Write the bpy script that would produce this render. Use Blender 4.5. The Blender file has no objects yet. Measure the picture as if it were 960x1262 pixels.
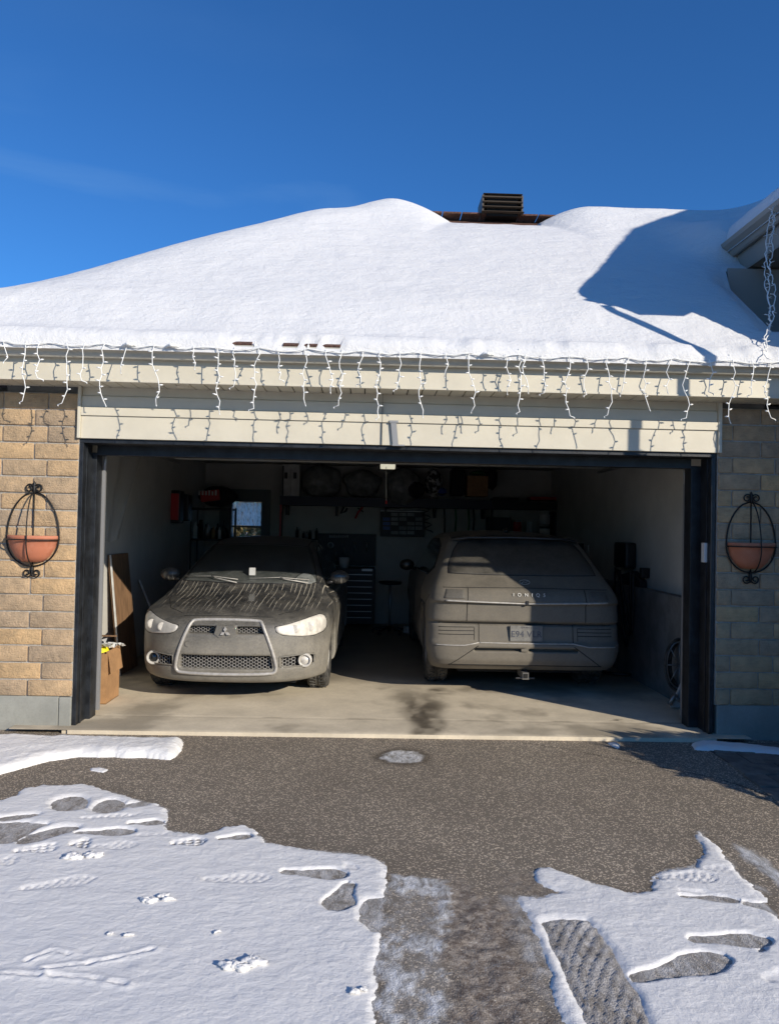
import bpy, bmesh, math, random
import numpy as np
from mathutils import Vector, Matrix
random.seed(7); rng = np.random.default_rng(7)
SC = bpy.context.scene; COL = SC.collection
R = math.radians

# ------------------------------------------------------------------ camera
CAM = np.array([0, -6.2, 1.63]); YAW, PITCH, ROLL = R(1.477), R(1.170), R(1.178); F = 953.0
def cam_axes():
    cy, sy, cp, sp = math.cos(YAW), math.sin(YAW), math.cos(PITCH), math.sin(PITCH)
    fw = np.array([sy*cp, cy*cp, sp]); r0 = np.array([cy, -sy, 0.]); u0 = np.cross(r0, fw)
    return r0*math.cos(ROLL)+u0*math.sin(ROLL), -r0*math.sin(ROLL)+u0*math.cos(ROLL), fw
RT, UP, FW = cam_axes()
def at(x, y, ax, v):
    """real point seen at a photograph position, on the plane ax = v"""
    d = FW*F + RT*(x-480) - UP*(y-631); i = 'XYZ'.index(ax)
    return CAM + d*((v-CAM[i])/d[i])
def aty(x, y, Y): return at(x, y, 'Y', Y)
def gnd(x, y, z=-0.015): return at(x, y, 'Z', z)[:2]

# ------------------------------------------------------------------ materials
def mat(name, col, rough=.6, metal=0., var=0., vscale=8., bump=0., bscale=60., col2=None, spec=None, coat=0., stretch=None, mixlo=.4, mixhi=.6, detail=6):
    m = bpy.data.materials.new(name); m.use_nodes = True
    nt = m.node_tree; N = nt.nodes; L = nt.links; b = N['Principled BSDF']
    b.inputs['Roughness'].default_value = rough; b.inputs['Metallic'].default_value = metal
    if spec is not None: b.inputs['Specular IOR Level'].default_value = spec
    if coat: b.inputs['Coat Weight'].default_value = coat; b.inputs['Coat Roughness'].default_value = .08
    c = tuple(col)+(1,)
    b.inputs['Base Color'].default_value = c
    tc = N.new('ShaderNodeTexCoord'); mp = N.new('ShaderNodeMapping'); L.new(tc.outputs['Object'], mp.inputs['Vector'])
    if stretch: mp.inputs['Scale'].default_value = stretch
    if var or col2:
        n = N.new('ShaderNodeTexNoise'); n.inputs['Scale'].default_value = vscale; n.inputs['Detail'].default_value = detail; n.inputs['Roughness'].default_value = .65
        L.new(mp.outputs[0], n.inputs['Vector'])
        r = N.new('ShaderNodeValToRGB'); r.color_ramp.elements[0].position = mixlo; r.color_ramp.elements[1].position = mixhi
        if col2: r.color_ramp.elements[0].color = c; r.color_ramp.elements[1].color = tuple(col2)+(1,)
        else:
            r.color_ramp.elements[0].color = tuple(q*(1-var) for q in col)+(1,)
            r.color_ramp.elements[1].color = tuple(min(1, q*(1+var)) for q in col)+(1,)
        L.new(n.outputs['Fac'], r.inputs['Fac']); L.new(r.outputs['Color'], b.inputs['Base Color'])
    if bump:
        n2 = N.new('ShaderNodeTexNoise'); n2.inputs['Scale'].default_value = bscale; n2.inputs['Detail'].default_value = 5
        L.new(mp.outputs[0], n2.inputs['Vector'])
        bp = N.new('ShaderNodeBump'); bp.inputs['Strength'].default_value = bump; bp.inputs['Distance'].default_value = .01
        L.new(n2.outputs['Fac'], bp.inputs['Height']); L.new(bp.outputs['Normal'], b.inputs['Normal'])
    return m

class NT:
    """small helper to write node graphs"""
    def __init__(s, m):
        m.use_nodes = True; s.m = m; s.N = m.node_tree.nodes; s.L = m.node_tree.links
        s.b = s.N.get('Principled BSDF')
    def n(s, t, **k):
        o = s.N.new(t)
        for a, v in k.items(): setattr(o, a, v)
        return o
    def inp(s, o, k, v):
        if hasattr(v, 'is_output'): s.L.new(v, o.inputs[k])
        else: o.inputs[k].default_value = v
    def pos(s, scale=None):
        t = s.n('ShaderNodeTexCoord'); mp = s.n('ShaderNodeMapping'); s.L.new(t.outputs['Object'], mp.inputs[0])
        if scale: mp.inputs['Scale'].default_value = scale
        return mp.outputs[0]
    def noise(s, v, sc, det=5, rough=.6, dist=0):
        o = s.n('ShaderNodeTexNoise'); s.inp(o, 'Vector', v); s.inp(o, 'Scale', sc); s.inp(o, 'Detail', det); s.inp(o, 'Roughness', rough); s.inp(o, 'Distortion', dist)
        return o.outputs['Fac']
    def vor(s, v, sc, out='Distance', feat='F1'):
        o = s.n('ShaderNodeTexVoronoi', feature=feat); s.inp(o, 'Vector', v); s.inp(o, 'Scale', sc); return o.outputs[out]
    def ramp(s, f, a, b, ca=(0, 0, 0, 1), cb=(1, 1, 1, 1)):
        o = s.n('ShaderNodeValToRGB'); e = o.color_ramp.elements; e[0].position = a; e[1].position = b; e[0].color = ca; e[1].color = cb
        s.L.new(f, o.inputs[0]); return o.outputs[0]
    def math(s, op, a, b=0., clamp=False):
        o = s.n('ShaderNodeMath', operation=op, use_clamp=clamp); s.inp(o, 0, a); s.inp(o, 1, b); return o.outputs[0]
    def mix(s, f, a, b, bt='MIX'):
        o = s.n('ShaderNodeMix', data_type='RGBA', blend_type=bt); s.inp(o, 0, f); s.inp(o, 6, a); s.inp(o, 7, b); return o.outputs[2]
    def attr(s, name):
        o = s.n('ShaderNodeAttribute', attribute_name=name); return o.outputs['Fac']
    def bump(s, h, strength=.5, dist=.01, normal=None):
        o = s.n('ShaderNodeBump'); s.inp(o, 'Height', h); s.inp(o, 'Strength', strength); s.inp(o, 'Distance', dist)
        if normal is not None: s.L.new(normal, o.inputs['Normal'])
        return o.outputs['Normal']
    def sep(s, v):
        o = s.n('ShaderNodeSeparateXYZ'); s.L.new(v, o.inputs[0]); return o.outputs
def c4(*c): return tuple(c)+(1,)

M = {}
M['cream'] = mat('cream_aluminium', (.60, .555, .445), .45, var=.04, vscale=3)
M['cream_gutter'] = mat('cream_gutter', (.50, .475, .40), .4, var=.07, vscale=5)
M['black_frame'] = mat('black_frame_paint', (.012, .014, .017), .45, var=.5, vscale=9, bump=.15, bscale=150)
M['mortar'] = mat('mortar', (.42, .39, .34), .95, var=.15, vscale=20, bump=.8, bscale=180)
M['drywall'] = mat('drywall', (.50, .49, .45), .9, var=.06, vscale=2, bump=.05, bscale=80)
M['block'] = mat('foundation_ledge', (.16, .16, .155), .95, var=.15, vscale=5, bump=.3, bscale=80)
M['ceiling'] = mat('ceiling_paint', (.45, .44, .42), .9)
M['siding'] = mat('grey_siding', (.36, .36, .34), .6)
M['shingle'] = mat('brown_shingle', (.11, .055, .04), .95, var=.4, vscale=40, bump=.8, bscale=200)
M['vent'] = mat('brown_vent_metal', (.075, .06, .045), .5)
M['iron'] = mat('black_wrought_iron', (.012, .011, .01), .45, metal=.3, bump=.3, bscale=200)
M['terra'] = mat('terracotta', (.46, .16, .085), .75, col2=(.55, .24, .15), vscale=6, mixlo=.45, mixhi=.75, bump=.15, bscale=90)
M['rubber'] = mat('tyre_rubber', (.025, .024, .022), .85, col2=(.09, .085, .075), vscale=14, bump=.4, bscale=90)
M['black'] = mat('black_plastic', (.010, .010, .011), .5)
M['dark'] = mat('dark_cavity', (.006, .006, .006), .8)
M['navy'] = mat('navy_steel', (.012, .02, .045), .5)
M['red'] = mat('red_plastic', (.45, .02, .02), .4)
M['white'] = mat('white_plastic', (.62, .61, .58), .45)
M['offwhite'] = mat('offwhite_card', (.52, .52, .50), .7, var=.1)
M['card'] = mat('cardboard', (.36, .20, .09), .85, var=.12, vscale=10)
M['wood'] = mat('brown_board', (.20, .115, .06), .7, var=.25, vscale=4, stretch=(8, 8, .6))
M['yellow'] = mat('yellow_plastic', (.75, .68, .02), .45)
M['bag'] = mat('plastic_bag_grey', (.17, .18, .175), .4, var=.3, vscale=9, bump=.9, bscale=18)
M['steel'] = mat('dull_steel', (.35, .35, .34), .4, metal=.8)
M['greysteel'] = mat('grey_steel_track', (.30, .30, .30), .45, metal=.3)
M['green'] = mat('green_handle', (.03, .16, .05), .5)
M['blue'] = mat('blue_plastic', (.02, .07, .30), .4)
M['cloth'] = mat('dark_cloth', (.02, .02, .024), .95, bump=.6, bscale=60)
M['pattern'] = mat('black_white_fabric', (.02, .02, .02), .9, col2=(.5, .5, .5), vscale=14, mixlo=.5, mixhi=.52)
M['wire'] = mat('white_wire', (.86, .86, .83), .4)
M['doorpaint'] = mat('grey_green_door', (.10, .12, .12), .5)
M['hitchsteel'] = mat('dull_hitch_steel', (.12, .115, .105), .6)
M['wingtrim'] = mat('shaded_wing_trim', (.27, .255, .215), .5)  # cream trim darkened: the eave shade is painted into this colour
M['bulb'] = mat('clear_bulb', (.85, .85, .82), .15)
M['chrome'] = mat('dusty_chrome', (.45, .43, .40), .55, metal=.35, var=.12, vscale=30)
M['glassblack'] = mat('black_glass', (.012, .014, .016), .12, coat=.5)

# soffit: ribbed by geometry; brick
def brick_mat(name, base, dark):
    m = bpy.data.materials.new(name); n = NT(m); v = n.pos(); vs = n.pos((3, 3, 22))
    g = n.n('ShaderNodeAttribute', attribute_name='bid').outputs['Fac']
    st = n.noise(vs, 5, 6, .7); blot = n.noise(v, 9, 4)
    c = n.mix(n.ramp(st, .35, .7), c4(*dark), c4(*base))
    c = n.mix(n.ramp(blot, .35, .75), c, c4(base[0]*1.25, base[1]*1.2, base[2]*1.15))
    hsv = n.n('ShaderNodeHueSaturation'); n.L.new(c, hsv.inputs['Color'])
    n.L.new(n.math('ADD', n.math('MULTIPLY', g, .38), .80), hsv.inputs['Value'])
    n.L.new(n.math('ADD', n.math('MULTIPLY', g, .25), .80), hsv.inputs['Saturation'])
    n.L.new(hsv.outputs[0], n.b.inputs['Base Color']); n.b.inputs['Roughness'].default_value = .9
    h = n.math('ADD', n.math('MULTIPLY', st, .8), n.noise(v, 130, 4))
    n.L.new(n.bump(n.math('ADD', h, n.math('MULTIPLY', n.noise(v, 28, 5), 1.6)), .95, .010), n.b.inputs['Normal']); return m
M['brick'] = brick_mat('tan_brick', (.49, .345, .195), (.34, .235, .135))

def concrete_mat(name, base, scale=1., dirt_shade=(.065, .052, .038)):
    m = bpy.data.materials.new(name); n = NT(m); v = n.pos()
    a = n.noise(v, 2.2*scale, 7, .65); b = n.noise(v, 40*scale, 4)
    c = n.mix(n.ramp(a, .3, .7), c4(*[q*.78 for q in base]), c4(*[q*1.12 for q in base]))
    c = n.mix(n.math('MULTIPLY', n.ramp(b, .45, .75), .25), c, c4(*[q*.6 for q in base]))
    s = n.attr('stain_shade'); c = n.mix(n.math('MULTIPLY', s, .9, True), c, c4(*dirt_shade))
    n.L.new(c, n.b.inputs['Base Color'])
    n.L.new(n.math('SUBTRACT', .92, n.math('MULTIPLY', s, .55)), n.b.inputs['Roughness'])
    n.L.new(n.bump(n.math('ADD', a, n.math('MULTIPLY', b, .6)), .25, .005), n.b.inputs['Normal']); return m
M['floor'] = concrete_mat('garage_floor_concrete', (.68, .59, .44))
M['found'] = concrete_mat('grey_foundation_concrete', (.30, .30, .265), 1.5)

def snow_mat(name, fine=1., col=(.80, .79, .775)):
    m = bpy.data.materials.new(name); n = NT(m); v = n.pos()
    a = n.noise(v, 55*fine, 6, .7); b = n.noise(n.pos((1, 1.4, 1.4)), 9*fine, 5); g = n.noise(v, 420*fine, 3)
    n.L.new(n.mix(n.ramp(b, .3, .7), c4(*col), c4(min(1, col[0]*1.05), min(1, col[1]*1.04), min(1, col[2]*1.02))), n.b.inputs['Base Color'])
    n.b.inputs['Roughness'].default_value = .75; n.b.inputs['Specular IOR Level'].default_value = .35
    n.b.inputs['Subsurface Weight'].default_value = 0
    h = n.math('ADD', n.math('MULTIPLY', b, 1.6), n.math('ADD', n.math('MULTIPLY', a, .55), n.math('MULTIPLY', g, .22)))
    n.L.new(n.bump(h, .55 if fine > .5 else .8, .012 if fine > .5 else .022), n.b.inputs['Normal']); return m
M['snow'] = snow_mat('ground_snow', 1.)
M['roofsnow'] = snow_mat('roof_snow', .35, (.70, .705, .715))

def asphalt_mat():
    m = bpy.data.materials.new('worn_asphalt'); n = NT(m); v = n.pos()
    big = n.noise(v, 1.1, 6, .6); med = n.noise(v, 7, 5)
    ag = n.vor(v, 150); cell = n.n('ShaderNodeTexVoronoi'); n.inp(cell, 'Vector', v); n.inp(cell, 'Scale', 150.)
    sp = n.sep(cell.outputs['Color'])[0]
    c = n.mix(n.ramp(big, .3, .7), c4(.50, .405, .295), c4(.70, .58, .43))
    c = n.mix(n.math('MULTIPLY', n.ramp(sp, .5, 1.), .28), c, c4(.70, .64, .54))
    c = n.mix(n.math('MULTIPLY', n.ramp(sp, .16, .0), .75), c, c4(.05, .042, .034))
    c = n.mix(n.math('MULTIPLY', n.ramp(med, .5, .7), .15), c, c4(.05, .042, .034))
    # dried salt bloom / light stains
    c = n.mix(n.math('MULTIPLY', n.ramp(n.noise(n.pos((1, .5, 1)), 2.0, 8, .75, 1.0), .58, .78), .22), c, c4(.34, .32, .29))
    wet = n.attr('wet'); ice = n.attr('ice'); mud = n.attr('mud'); crack = n.attr('crack')
    c = n.mix(n.math('MULTIPLY', crack, .8), c, c4(.015, .013, .011))
    c = n.mix(n.math('MULTIPLY', wet, .72), c, c4(.045, .036, .028))
    mn = n.noise(v, 26, 8, .8); mc = n.mix(n.ramp(mn, .42, .64), c4(.13, .10, .078), c4(.44, .38, .31))
    c = n.mix(mud, c, mc)
    glit = n.ramp(n.noise(v, 85, 4, .8), .60, .70)
    c = n.mix(n.math('MULTIPLY', n.math('MULTIPLY', mud, glit), .9), c, c4(.82, .80, .76))
    ic = n.mix(n.ramp(n.noise(n.pos((1, .45, 1)), 22, 7, .75, .6), .38, .62), c4(.24, .225, .20), c4(.80, .80, .80))
    c = n.mix(ice, c, ic)
    n.L.new(c, n.b.inputs['Base Color'])
    r = n.math('SUBTRACT', .9, n.math('MULTIPLY', wet, .5)); r = n.math('SUBTRACT', r, n.math('MULTIPLY', ice, .25)); r = n.math('SUBTRACT', r, n.math('MULTIPLY', mud, .3))
    n.L.new(r, n.b.inputs['Roughness'])
    h = n.math('ADD', n.math('MULTIPLY', ag, 1.3), n.math('ADD', n.math('MULTIPLY', n.noise(v, 260, 3), .5), n.math('MULTIPLY', mud, mn)))
    n.L.new(n.bump(h, .38, .006), n.b.inputs['Normal']); return m
M['asphalt'] = asphalt_mat()

def dusty_paint(name, paint, dust, zlo, zhi, streak=True, base_d=.55, top=.25):
    """clear-coated paint under a film of road dust that is thickest low on the body, with dried run marks"""
    m = bpy.data.materials.new(name); n = NT(m); v = n.pos()
    z = n.sep(v)[2]
    g = n.n('ShaderNodeMapRange'); n.inp(g, 'Value', z); n.inp(g, 'From Min', zlo); n.inp(g, 'From Max', zhi); n.inp(g, 'To Min', base_d); n.inp(g, 'To Max', top)
    d = n.math('ADD', g.outputs[0], n.math('MULTIPLY', n.math('SUBTRACT', n.noise(v, 4.5, 8, .7), .5), .9))
    d = n.math('ADD', d, n.math('MULTIPLY', n.math('SUBTRACT', n.noise(v, 60, 6, .8), .5), .9))
    if streak:
        so = n.sep(v); ph = n.math('ADD', n.math('MULTIPLY', so[0], 135.), n.math('MULTIPLY', n.noise(n.pos((2.2, .8, 1.)), 2.0, 2, .4), 9.))
        ph = n.math('ADD', ph, n.math('MULTIPLY', so[1], -9.)); sn = n.math('SINE', ph)
        line = n.math('MULTIPLY', n.ramp(sn, .80, .95), n.ramp(n.noise(n.pos((14, 1.5, 1.)), 1.5, 3), .44, .52))
        zu = n.n('ShaderNodeMapRange'); n.inp(zu, 'Value', z); n.inp(zu, 'From Min', 1.10); n.inp(zu, 'From Max', 1.0); line = n.math('MULTIPLY', line, zu.outputs[0])
        zz = n.n('ShaderNodeMapRange'); n.inp(zz, 'Value', z); n.inp(zz, 'From Min', .80); n.inp(zz, 'From Max', .86)
        d = n.math('ADD', d, n.math('MULTIPLY', line, n.math('MULTIPLY', zz.outputs[0], .9)))
    d = n.math('ADD', d, 0., True)
    n.L.new(n.mix(d, c4(*paint), c4(*dust)), n.b.inputs['Base Color'])
    n.L.new(n.math('ADD', .28, n.math('MULTIPLY', d, .6)), n.b.inputs['Roughness'])
    n.L.new(n.math('MULTIPLY', n.math('SUBTRACT', 1., d), .5, True), n.b.inputs['Coat Weight'])
    n.L.new(n.bump(n.noise(v, 200, 3), .08, .003), n.b.inputs['Normal'])
    return m
M['sedanpaint'] = dusty_paint('dusty_graphite_paint', (.018, .020, .024), (.31, .285, .235), .50, .90, True, .64, .10)
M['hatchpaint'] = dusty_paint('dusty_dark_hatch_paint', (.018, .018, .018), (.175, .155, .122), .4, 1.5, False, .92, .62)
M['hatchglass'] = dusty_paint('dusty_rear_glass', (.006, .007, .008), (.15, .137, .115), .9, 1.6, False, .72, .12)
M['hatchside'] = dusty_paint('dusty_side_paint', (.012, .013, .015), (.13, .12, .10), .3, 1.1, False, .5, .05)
M['screen'] = dusty_paint('dusty_windscreen', (.008, .014, .014), (.17, .175, .165), .98, 1.35, False, .42, .02)
M['lamp'] = mat('dusty_headlight_lens', (.50, .475, .43), .35, var=.12, vscale=12, coat=.25)
M['lamplit'] = mat('bright_headlight_lens', (.66, .62, .55), .25, var=.15, vscale=14, coat=.5)  # brighter lens copy; sunlight on the right headlight is painted in

# ------------------------------------------------------------------ mesh building
OFF = {}
def tag(o, label=None, cat=None, group=None, kind=None):
    if label: o['label'] = label
    if cat: o['category'] = cat
    if group: o['group'] = group
    if kind: o['kind'] = kind
    return o
def empty(name, loc=(0, 0, 0), label=None, cat=None, group=None):
    o = bpy.data.objects.new(name, None); COL.objects.link(o); o.location = loc; o.empty_display_size = .1
    OFF[o] = Vector(loc); return tag(o, label, cat, group)
def link(name, me, material, parent=None):
    o = bpy.data.objects.new(name, me); COL.objects.link(o)
    for m in (material if isinstance(material, (list, tuple)) else [material]): me.materials.append(M[m] if isinstance(m, str) else m)
    if parent is not None:
        off = OFF[parent]; OFF[o] = off; o.parent = parent
        if off.length: me.transform(Matrix.Translation(-off))
    else: OFF[o] = Vector((0, 0, 0))
    return o
class MB:
    def __init__(s): s.v = []; s.f = []; s.sm = []
    def add(s, vs, fs, smooth=False):
        k = len(s.v); s.v += [tuple(float(q) for q in p) for p in vs]; s.f += [tuple(i+k for i in f) for f in fs]; s.sm += [smooth]*len(fs); return s
    def box(s, x0, x1, y0, y1, z0, z1, rot=None, piv=None):
        P = [(x, y, z) for x in (x0, x1) for y in (y0, y1) for z in (z0, z1)]
        if rot is not None:
            pv = Vector(piv if piv is not None else ((x0+x1)/2, (y0+y1)/2, (z0+z1)/2)); P = [tuple(rot @ (Vector(p)-pv)+pv) for p in P]
        return s.add(P, [(0, 1, 3, 2), (4, 6, 7, 5), (0, 4, 5, 1), (2, 3, 7, 6), (0, 2, 6, 4), (1, 5, 7, 3)])
    def tube(s, pts, r, seg=6, cap=True, closed=False):
        pts = [Vector(p) for p in pts]; n = len(pts); rs = r if isinstance(r, (list, tuple)) else [r]*n
        vs = []; prev = None
        for i, p in enumerate(pts):
            a = pts[(i-1) % n] if (closed or i > 0) else p; b = pts[(i+1) % n] if (closed or i < n-1) else p
            t = (b-a)
            if t.length < 1e-9: t = Vector((0, 0, 1))
            t.normalize()
            if prev is None:
                q = Vector((0, 0, 1)) if abs(t.z) < .9 else Vector((1, 0, 0)); u = t.cross(q).normalized()
            else:
                u = prev - t*prev.dot(t)
                u = u.normalized() if u.length > 1e-6 else t.orthogonal().normalized()
            prev = u; w = t.cross(u)
            for k in range(seg):
                an = 2*math.pi*k/seg; vs.append(p+(u*math.cos(an)+w*math.sin(an))*rs[i])
        fs = []
        for i in range(n if closed else n-1):
            for k in range(seg):
                a = i*seg+k; b = i*seg+(k+1) % seg; c = ((i+1) % n)*seg+(k+1) % seg; d = ((i+1) % n)*seg+k; fs.append((a, b, c, d))
        if cap and not closed: fs.append(tuple(range(seg))[::-1]); fs.append(tuple((n-1)*seg+k for k in range(seg)))
        return s.add(vs, fs, True)
    def lathe(s, prof, c=(0, 0, 0), axis='Z', seg=24, a0=0, a1=2*math.pi, smooth=True):
        full = abs(a1-a0-2*math.pi) < 1e-6; n = seg if full else seg+1; vs = []
        for (r, h) in prof:
            for k in range(n):
                a = a0+(a1-a0)*k/seg; x, y = r*math.cos(a), r*math.sin(a)
                p = {'Z': (x, y, h), 'Y': (x, h, y), 'X': (h, x, y)}[axis]
                vs.append((p[0]+c[0], p[1]+c[1], p[2]+c[2]))
        fs = []
        for i in range(len(prof)-1):
            for k in range(seg):
                b = (k+1) % n if full else k+1
                fs.append((i*n+k, i*n+b, (i+1)*n+b, (i+1)*n+k))
        return s.add(vs, fs, smooth)
    def prism(s, poly, ax, a, b):
        """polygon in the two other axes, extruded along ax from a to b"""
        n = len(poly)
        def P(q, h): return {'X': (h, q[0], q[1]), 'Y': (q[0], h, q[1]), 'Z': (q[0], q[1], h)}[ax]
        return s.add([P(q, a) for q in poly]+[P(q, b) for q in poly], [tuple(range(n)), tuple(range(n, 2*n))[::-1]]+[(i, i+n, (i+1) % n+n, (i+1) % n) for i in range(n)])
    def blob(s, c, r, seed=0, amp=.15, nu=14, nv=9, squash=None):
        rg = random.Random(seed); ph = [rg.uniform(0, 6.28) for _ in range(8)]; vs = []
        for j in range(nv+1):
            t = math.pi*j/nv
            for i in range(nu):
                a = 2*math.pi*i/nu
                d = Vector((math.sin(t)*math.cos(a), math.sin(t)*math.sin(a), math.cos(t)))
                k = 1+amp*(math.sin(3*a+ph[0])*math.sin(t)+.7*math.sin(5*t+ph[1])*math.sin(2*a+ph[2])+.6*math.sin(7*a+4*t+ph[3])*math.sin(t))
                vs.append((c[0]+d.x*r[0]*k, c[1]+d.y*r[1]*k, max(c[2]+d.z*r[2]*k, squash if squash is not None else -99)))
        return s.add(vs, [(j*nu+i, (j+1)*nu+i, (j+1)*nu+(i+1) % nu, j*nu+(i+1) % nu) for j in range(nv) for i in range(nu)], True)
    def build(s, name, material, parent=None, bevel=0, seg=2, attr=None):
        me = bpy.data.meshes.new(name); me.from_pydata(s.v, [], s.f); me.validate(); 
        bm = bmesh.new(); bm.from_mesh(me)
        if len(s.sm) == len(bm.faces):
            for f, q in zip(bm.faces, s.sm): f.smooth = q
        bmesh.ops.recalc_face_normals(bm, faces=bm.faces)
        if bevel: bmesh.ops.bevel(bm, geom=[e for e in bm.edges if len(e.link_faces) == 2 and e.calc_face_angle() > .5], offset=bevel, segments=seg, affect='EDGES', profile=.6)
        bm.to_mesh(me); bm.free(); me.name = name
        return link(name, me, material, parent)
def thing1(mb, name, material, label, cat, group=None, bevel=0, kind=None):
    return tag(mb.build(name, material, None, bevel), label, cat, group, kind)

def np_mesh(name, V, Fq, material, parent=None, smooth=True, attrs=None):
    me = bpy.data.meshes.new(name); V = np.asarray(V, np.float32); Fq = np.asarray(Fq, np.int32)
    me.vertices.add(len(V)); me.vertices.foreach_set('co', V.ravel())
    k = Fq.shape[1]; me.loops.add(Fq.size); me.loops.foreach_set('vertex_index', Fq.ravel())
    me.polygons.add(len(Fq)); me.polygons.foreach_set('loop_start', np.arange(0, Fq.size, k, dtype=np.int32))
    me.polygons.foreach_set('use_smooth', np.full(len(Fq), smooth)); me.update(calc_edges=True)
    if attrs:
        for n, a in attrs.items():
            t = me.attributes.new(n, 'FLOAT', 'POINT'); t.data.foreach_set('value', np.asarray(a, np.float32))
    return link(name, me, material, parent)

# value noise
def vnoise(x, y, scale, seed, octv=4, gain=.5):
    out = 0; amp = 1; tot = 0
    for o in range(octv):
        rg = np.random.default_rng(seed*31+o); T = rg.random((256, 256))
        u = np.asarray(x)*scale*2**o+100; v = np.asarray(y)*scale*2**o+100
        iu = np.floor(u).astype(int); iv = np.floor(v).astype(int); fu = u-iu; fv = v-iv; fu = fu*fu*(3-2*fu); fv = fv*fv*(3-2*fv)
        a = T[iu % 256, iv % 256]; b = T[(iu+1) % 256, iv % 256]; c = T[iu % 256, (iv+1) % 256]; d = T[(iu+1) % 256, (iv+1) % 256]
        out = out+amp*(a*(1-fu)*(1-fv)+b*fu*(1-fv)+c*(1-fu)*fv+d*fu*fv); tot += amp; amp *= gain
    return out/tot
def sstep(a, b, x): t = np.clip((x-a)/(b-a), 0, 1); return t*t*(3-2*t)
def poly_sd(px, py, poly):
    """signed distance, positive inside"""
    px = np.asarray(px); d = np.full(px.shape, 1e9); ins = np.zeros(px.shape, bool); n = len(poly)
    for i in range(n):
        ax, ay = poly[i]; bx, by = poly[(i+1) % n]; ex, ey = bx-ax, by-ay
        t = np.clip(((px-ax)*ex+(py-ay)*ey)/(ex*ex+ey*ey+1e-12), 0, 1)
        d = np.minimum(d, np.hypot(px-ax-t*ex, py-ay-t*ey))
        if by != ay: ins ^= ((ay > py) != (by > py)) & (px < (bx-ax)*(py-ay)/(by-ay)+ax)
    return np.where(ins, d, -d)
def grid(x0, x1, y0, y1, h):
    nx = int((x1-x0)/h)+1; ny = int((y1-y0)/h)+1
    X, Y = np.meshgrid(np.linspace(x0, x1, nx), np.linspace(y0, y1, ny), indexing='ij')
    idx = np.arange(nx*ny).reshape(nx, ny)
    Q = np.stack([idx[:-1, :-1], idx[1:, :-1], idx[1:, 1:], idx[:-1, 1:]], -1).reshape(-1, 4)
    return X, Y, Q
def compact(V, Q, keep, attrs=None):
    Q = Q[keep]; used = np.unique(Q); mp = np.full(len(V), -1); mp[used] = np.arange(len(used))
    return V[used], mp[Q], ({k: a[used] for k, a in attrs.items()} if attrs else None)
# ------------------------------------------------------------------ world, sun, camera
SUN_AZ = R(44); SUN_EL = R(21.5)      # azimuth measured from straight behind the camera towards its right
S = Vector((math.sin(SUN_AZ)*math.cos(SUN_EL), -math.cos(SUN_AZ)*math.cos(SUN_EL), math.sin(SUN_EL)))
w = bpy.data.worlds.new('World'); SC.world = w; w.use_nodes = True
nt = w.node_tree; bg = nt.nodes['Background']; sky = nt.nodes.new('ShaderNodeTexSky'); sky.sky_type = 'NISHITA'; sky.sun_disc = False
sky.sun_elevation = SUN_EL; sky.sun_rotation = math.atan2(S.x, S.y); sky.altitude = 300; sky.air_density = 1.0; sky.dust_density = .1; sky.ozone_density = 4.
# thin high cloud veils, low in the sky
tc = nt.nodes.new('ShaderNodeTexCoord'); mp = nt.nodes.new('ShaderNodeMapping'); mp.inputs['Scale'].default_value = (1.2, 1.2, 4.5); mp.inputs['Rotation'].default_value = (0, R(18), 0)
nz = nt.nodes.new('ShaderNodeTexNoise'); nz.inputs['Scale'].default_value = 1.6; nz.inputs['Detail'].default_value = 7; nz.inputs['Roughness'].default_value = .5; nz.inputs['Distortion'].default_value = .5
rp = nt.nodes.new('ShaderNodeValToRGB'); rp.color_ramp.elements[0].position = .54; rp.color_ramp.elements[1].position = .9
rp.color_ramp.elements[1].color = (.6, .6, .6, 1)
mx = nt.nodes.new('ShaderNodeMix'); mx.data_type = 'RGBA'; mx.inputs[7].default_value = (1.5, 2.9, 5.2, 1)
hs = nt.nodes.new('ShaderNodeMix'); hs.data_type = 'RGBA'; hs.blend_type = 'MULTIPLY'; hs.inputs[0].default_value = 1.; hs.inputs[7].default_value = (.30, .67, 1.03, 1)
sz = nt.nodes.new('ShaderNodeSeparateXYZ'); zr = nt.nodes.new('ShaderNodeValToRGB'); zr.color_ramp.elements[0].position = .38; zr.color_ramp.elements[1].position = .50; zr.color_ramp.elements[0].color = (1, 1, 1, 1); zr.color_ramp.elements[1].color = (.10, .10, .10, 1); fm = nt.nodes.new('ShaderNodeMath'); fm.operation = 'MULTIPLY'
for a, b in ((tc.outputs['Generated'], mp.inputs[0]), (mp.outputs[0], nz.inputs['Vector']), (nz.outputs['Fac'], rp.inputs[0]), (rp.outputs[0], fm.inputs[0]), (tc.outputs['Generated'], sz.inputs[0]), (sz.outputs[2], zr.inputs[0]), (zr.outputs[0], fm.inputs[1]), (fm.outputs[0], mx.inputs[0]),
             (sky.outputs[0], hs.inputs[6]), (hs.outputs[2], mx.inputs[6]), (mx.outputs[2], bg.inputs['Color'])): nt.links.new(a, b)
bg.inputs['Strength'].default_value = .128
sl = bpy.data.lights.new('sun', 'SUN'); sl.energy = 4.8; sl.angle = R(.5); sl.color = (1., .91, .77)
so = bpy.data.objects.new('sun', sl); COL.objects.link(so); so.rotation_euler = (-S).to_track_quat('-Z', 'Y').to_euler(); so.location = (10, -20, 12)
cd = bpy.data.cameras.new('camera'); cam = bpy.data.objects.new('camera', cd); COL.objects.link(cam); SC.camera = cam
cd.sensor_fit = 'VERTICAL'; cd.sensor_height = 24.; cd.lens = 24*F/1262; cd.clip_end = 3000; cd.clip_start = .05
m = Matrix.Identity(4)
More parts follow.
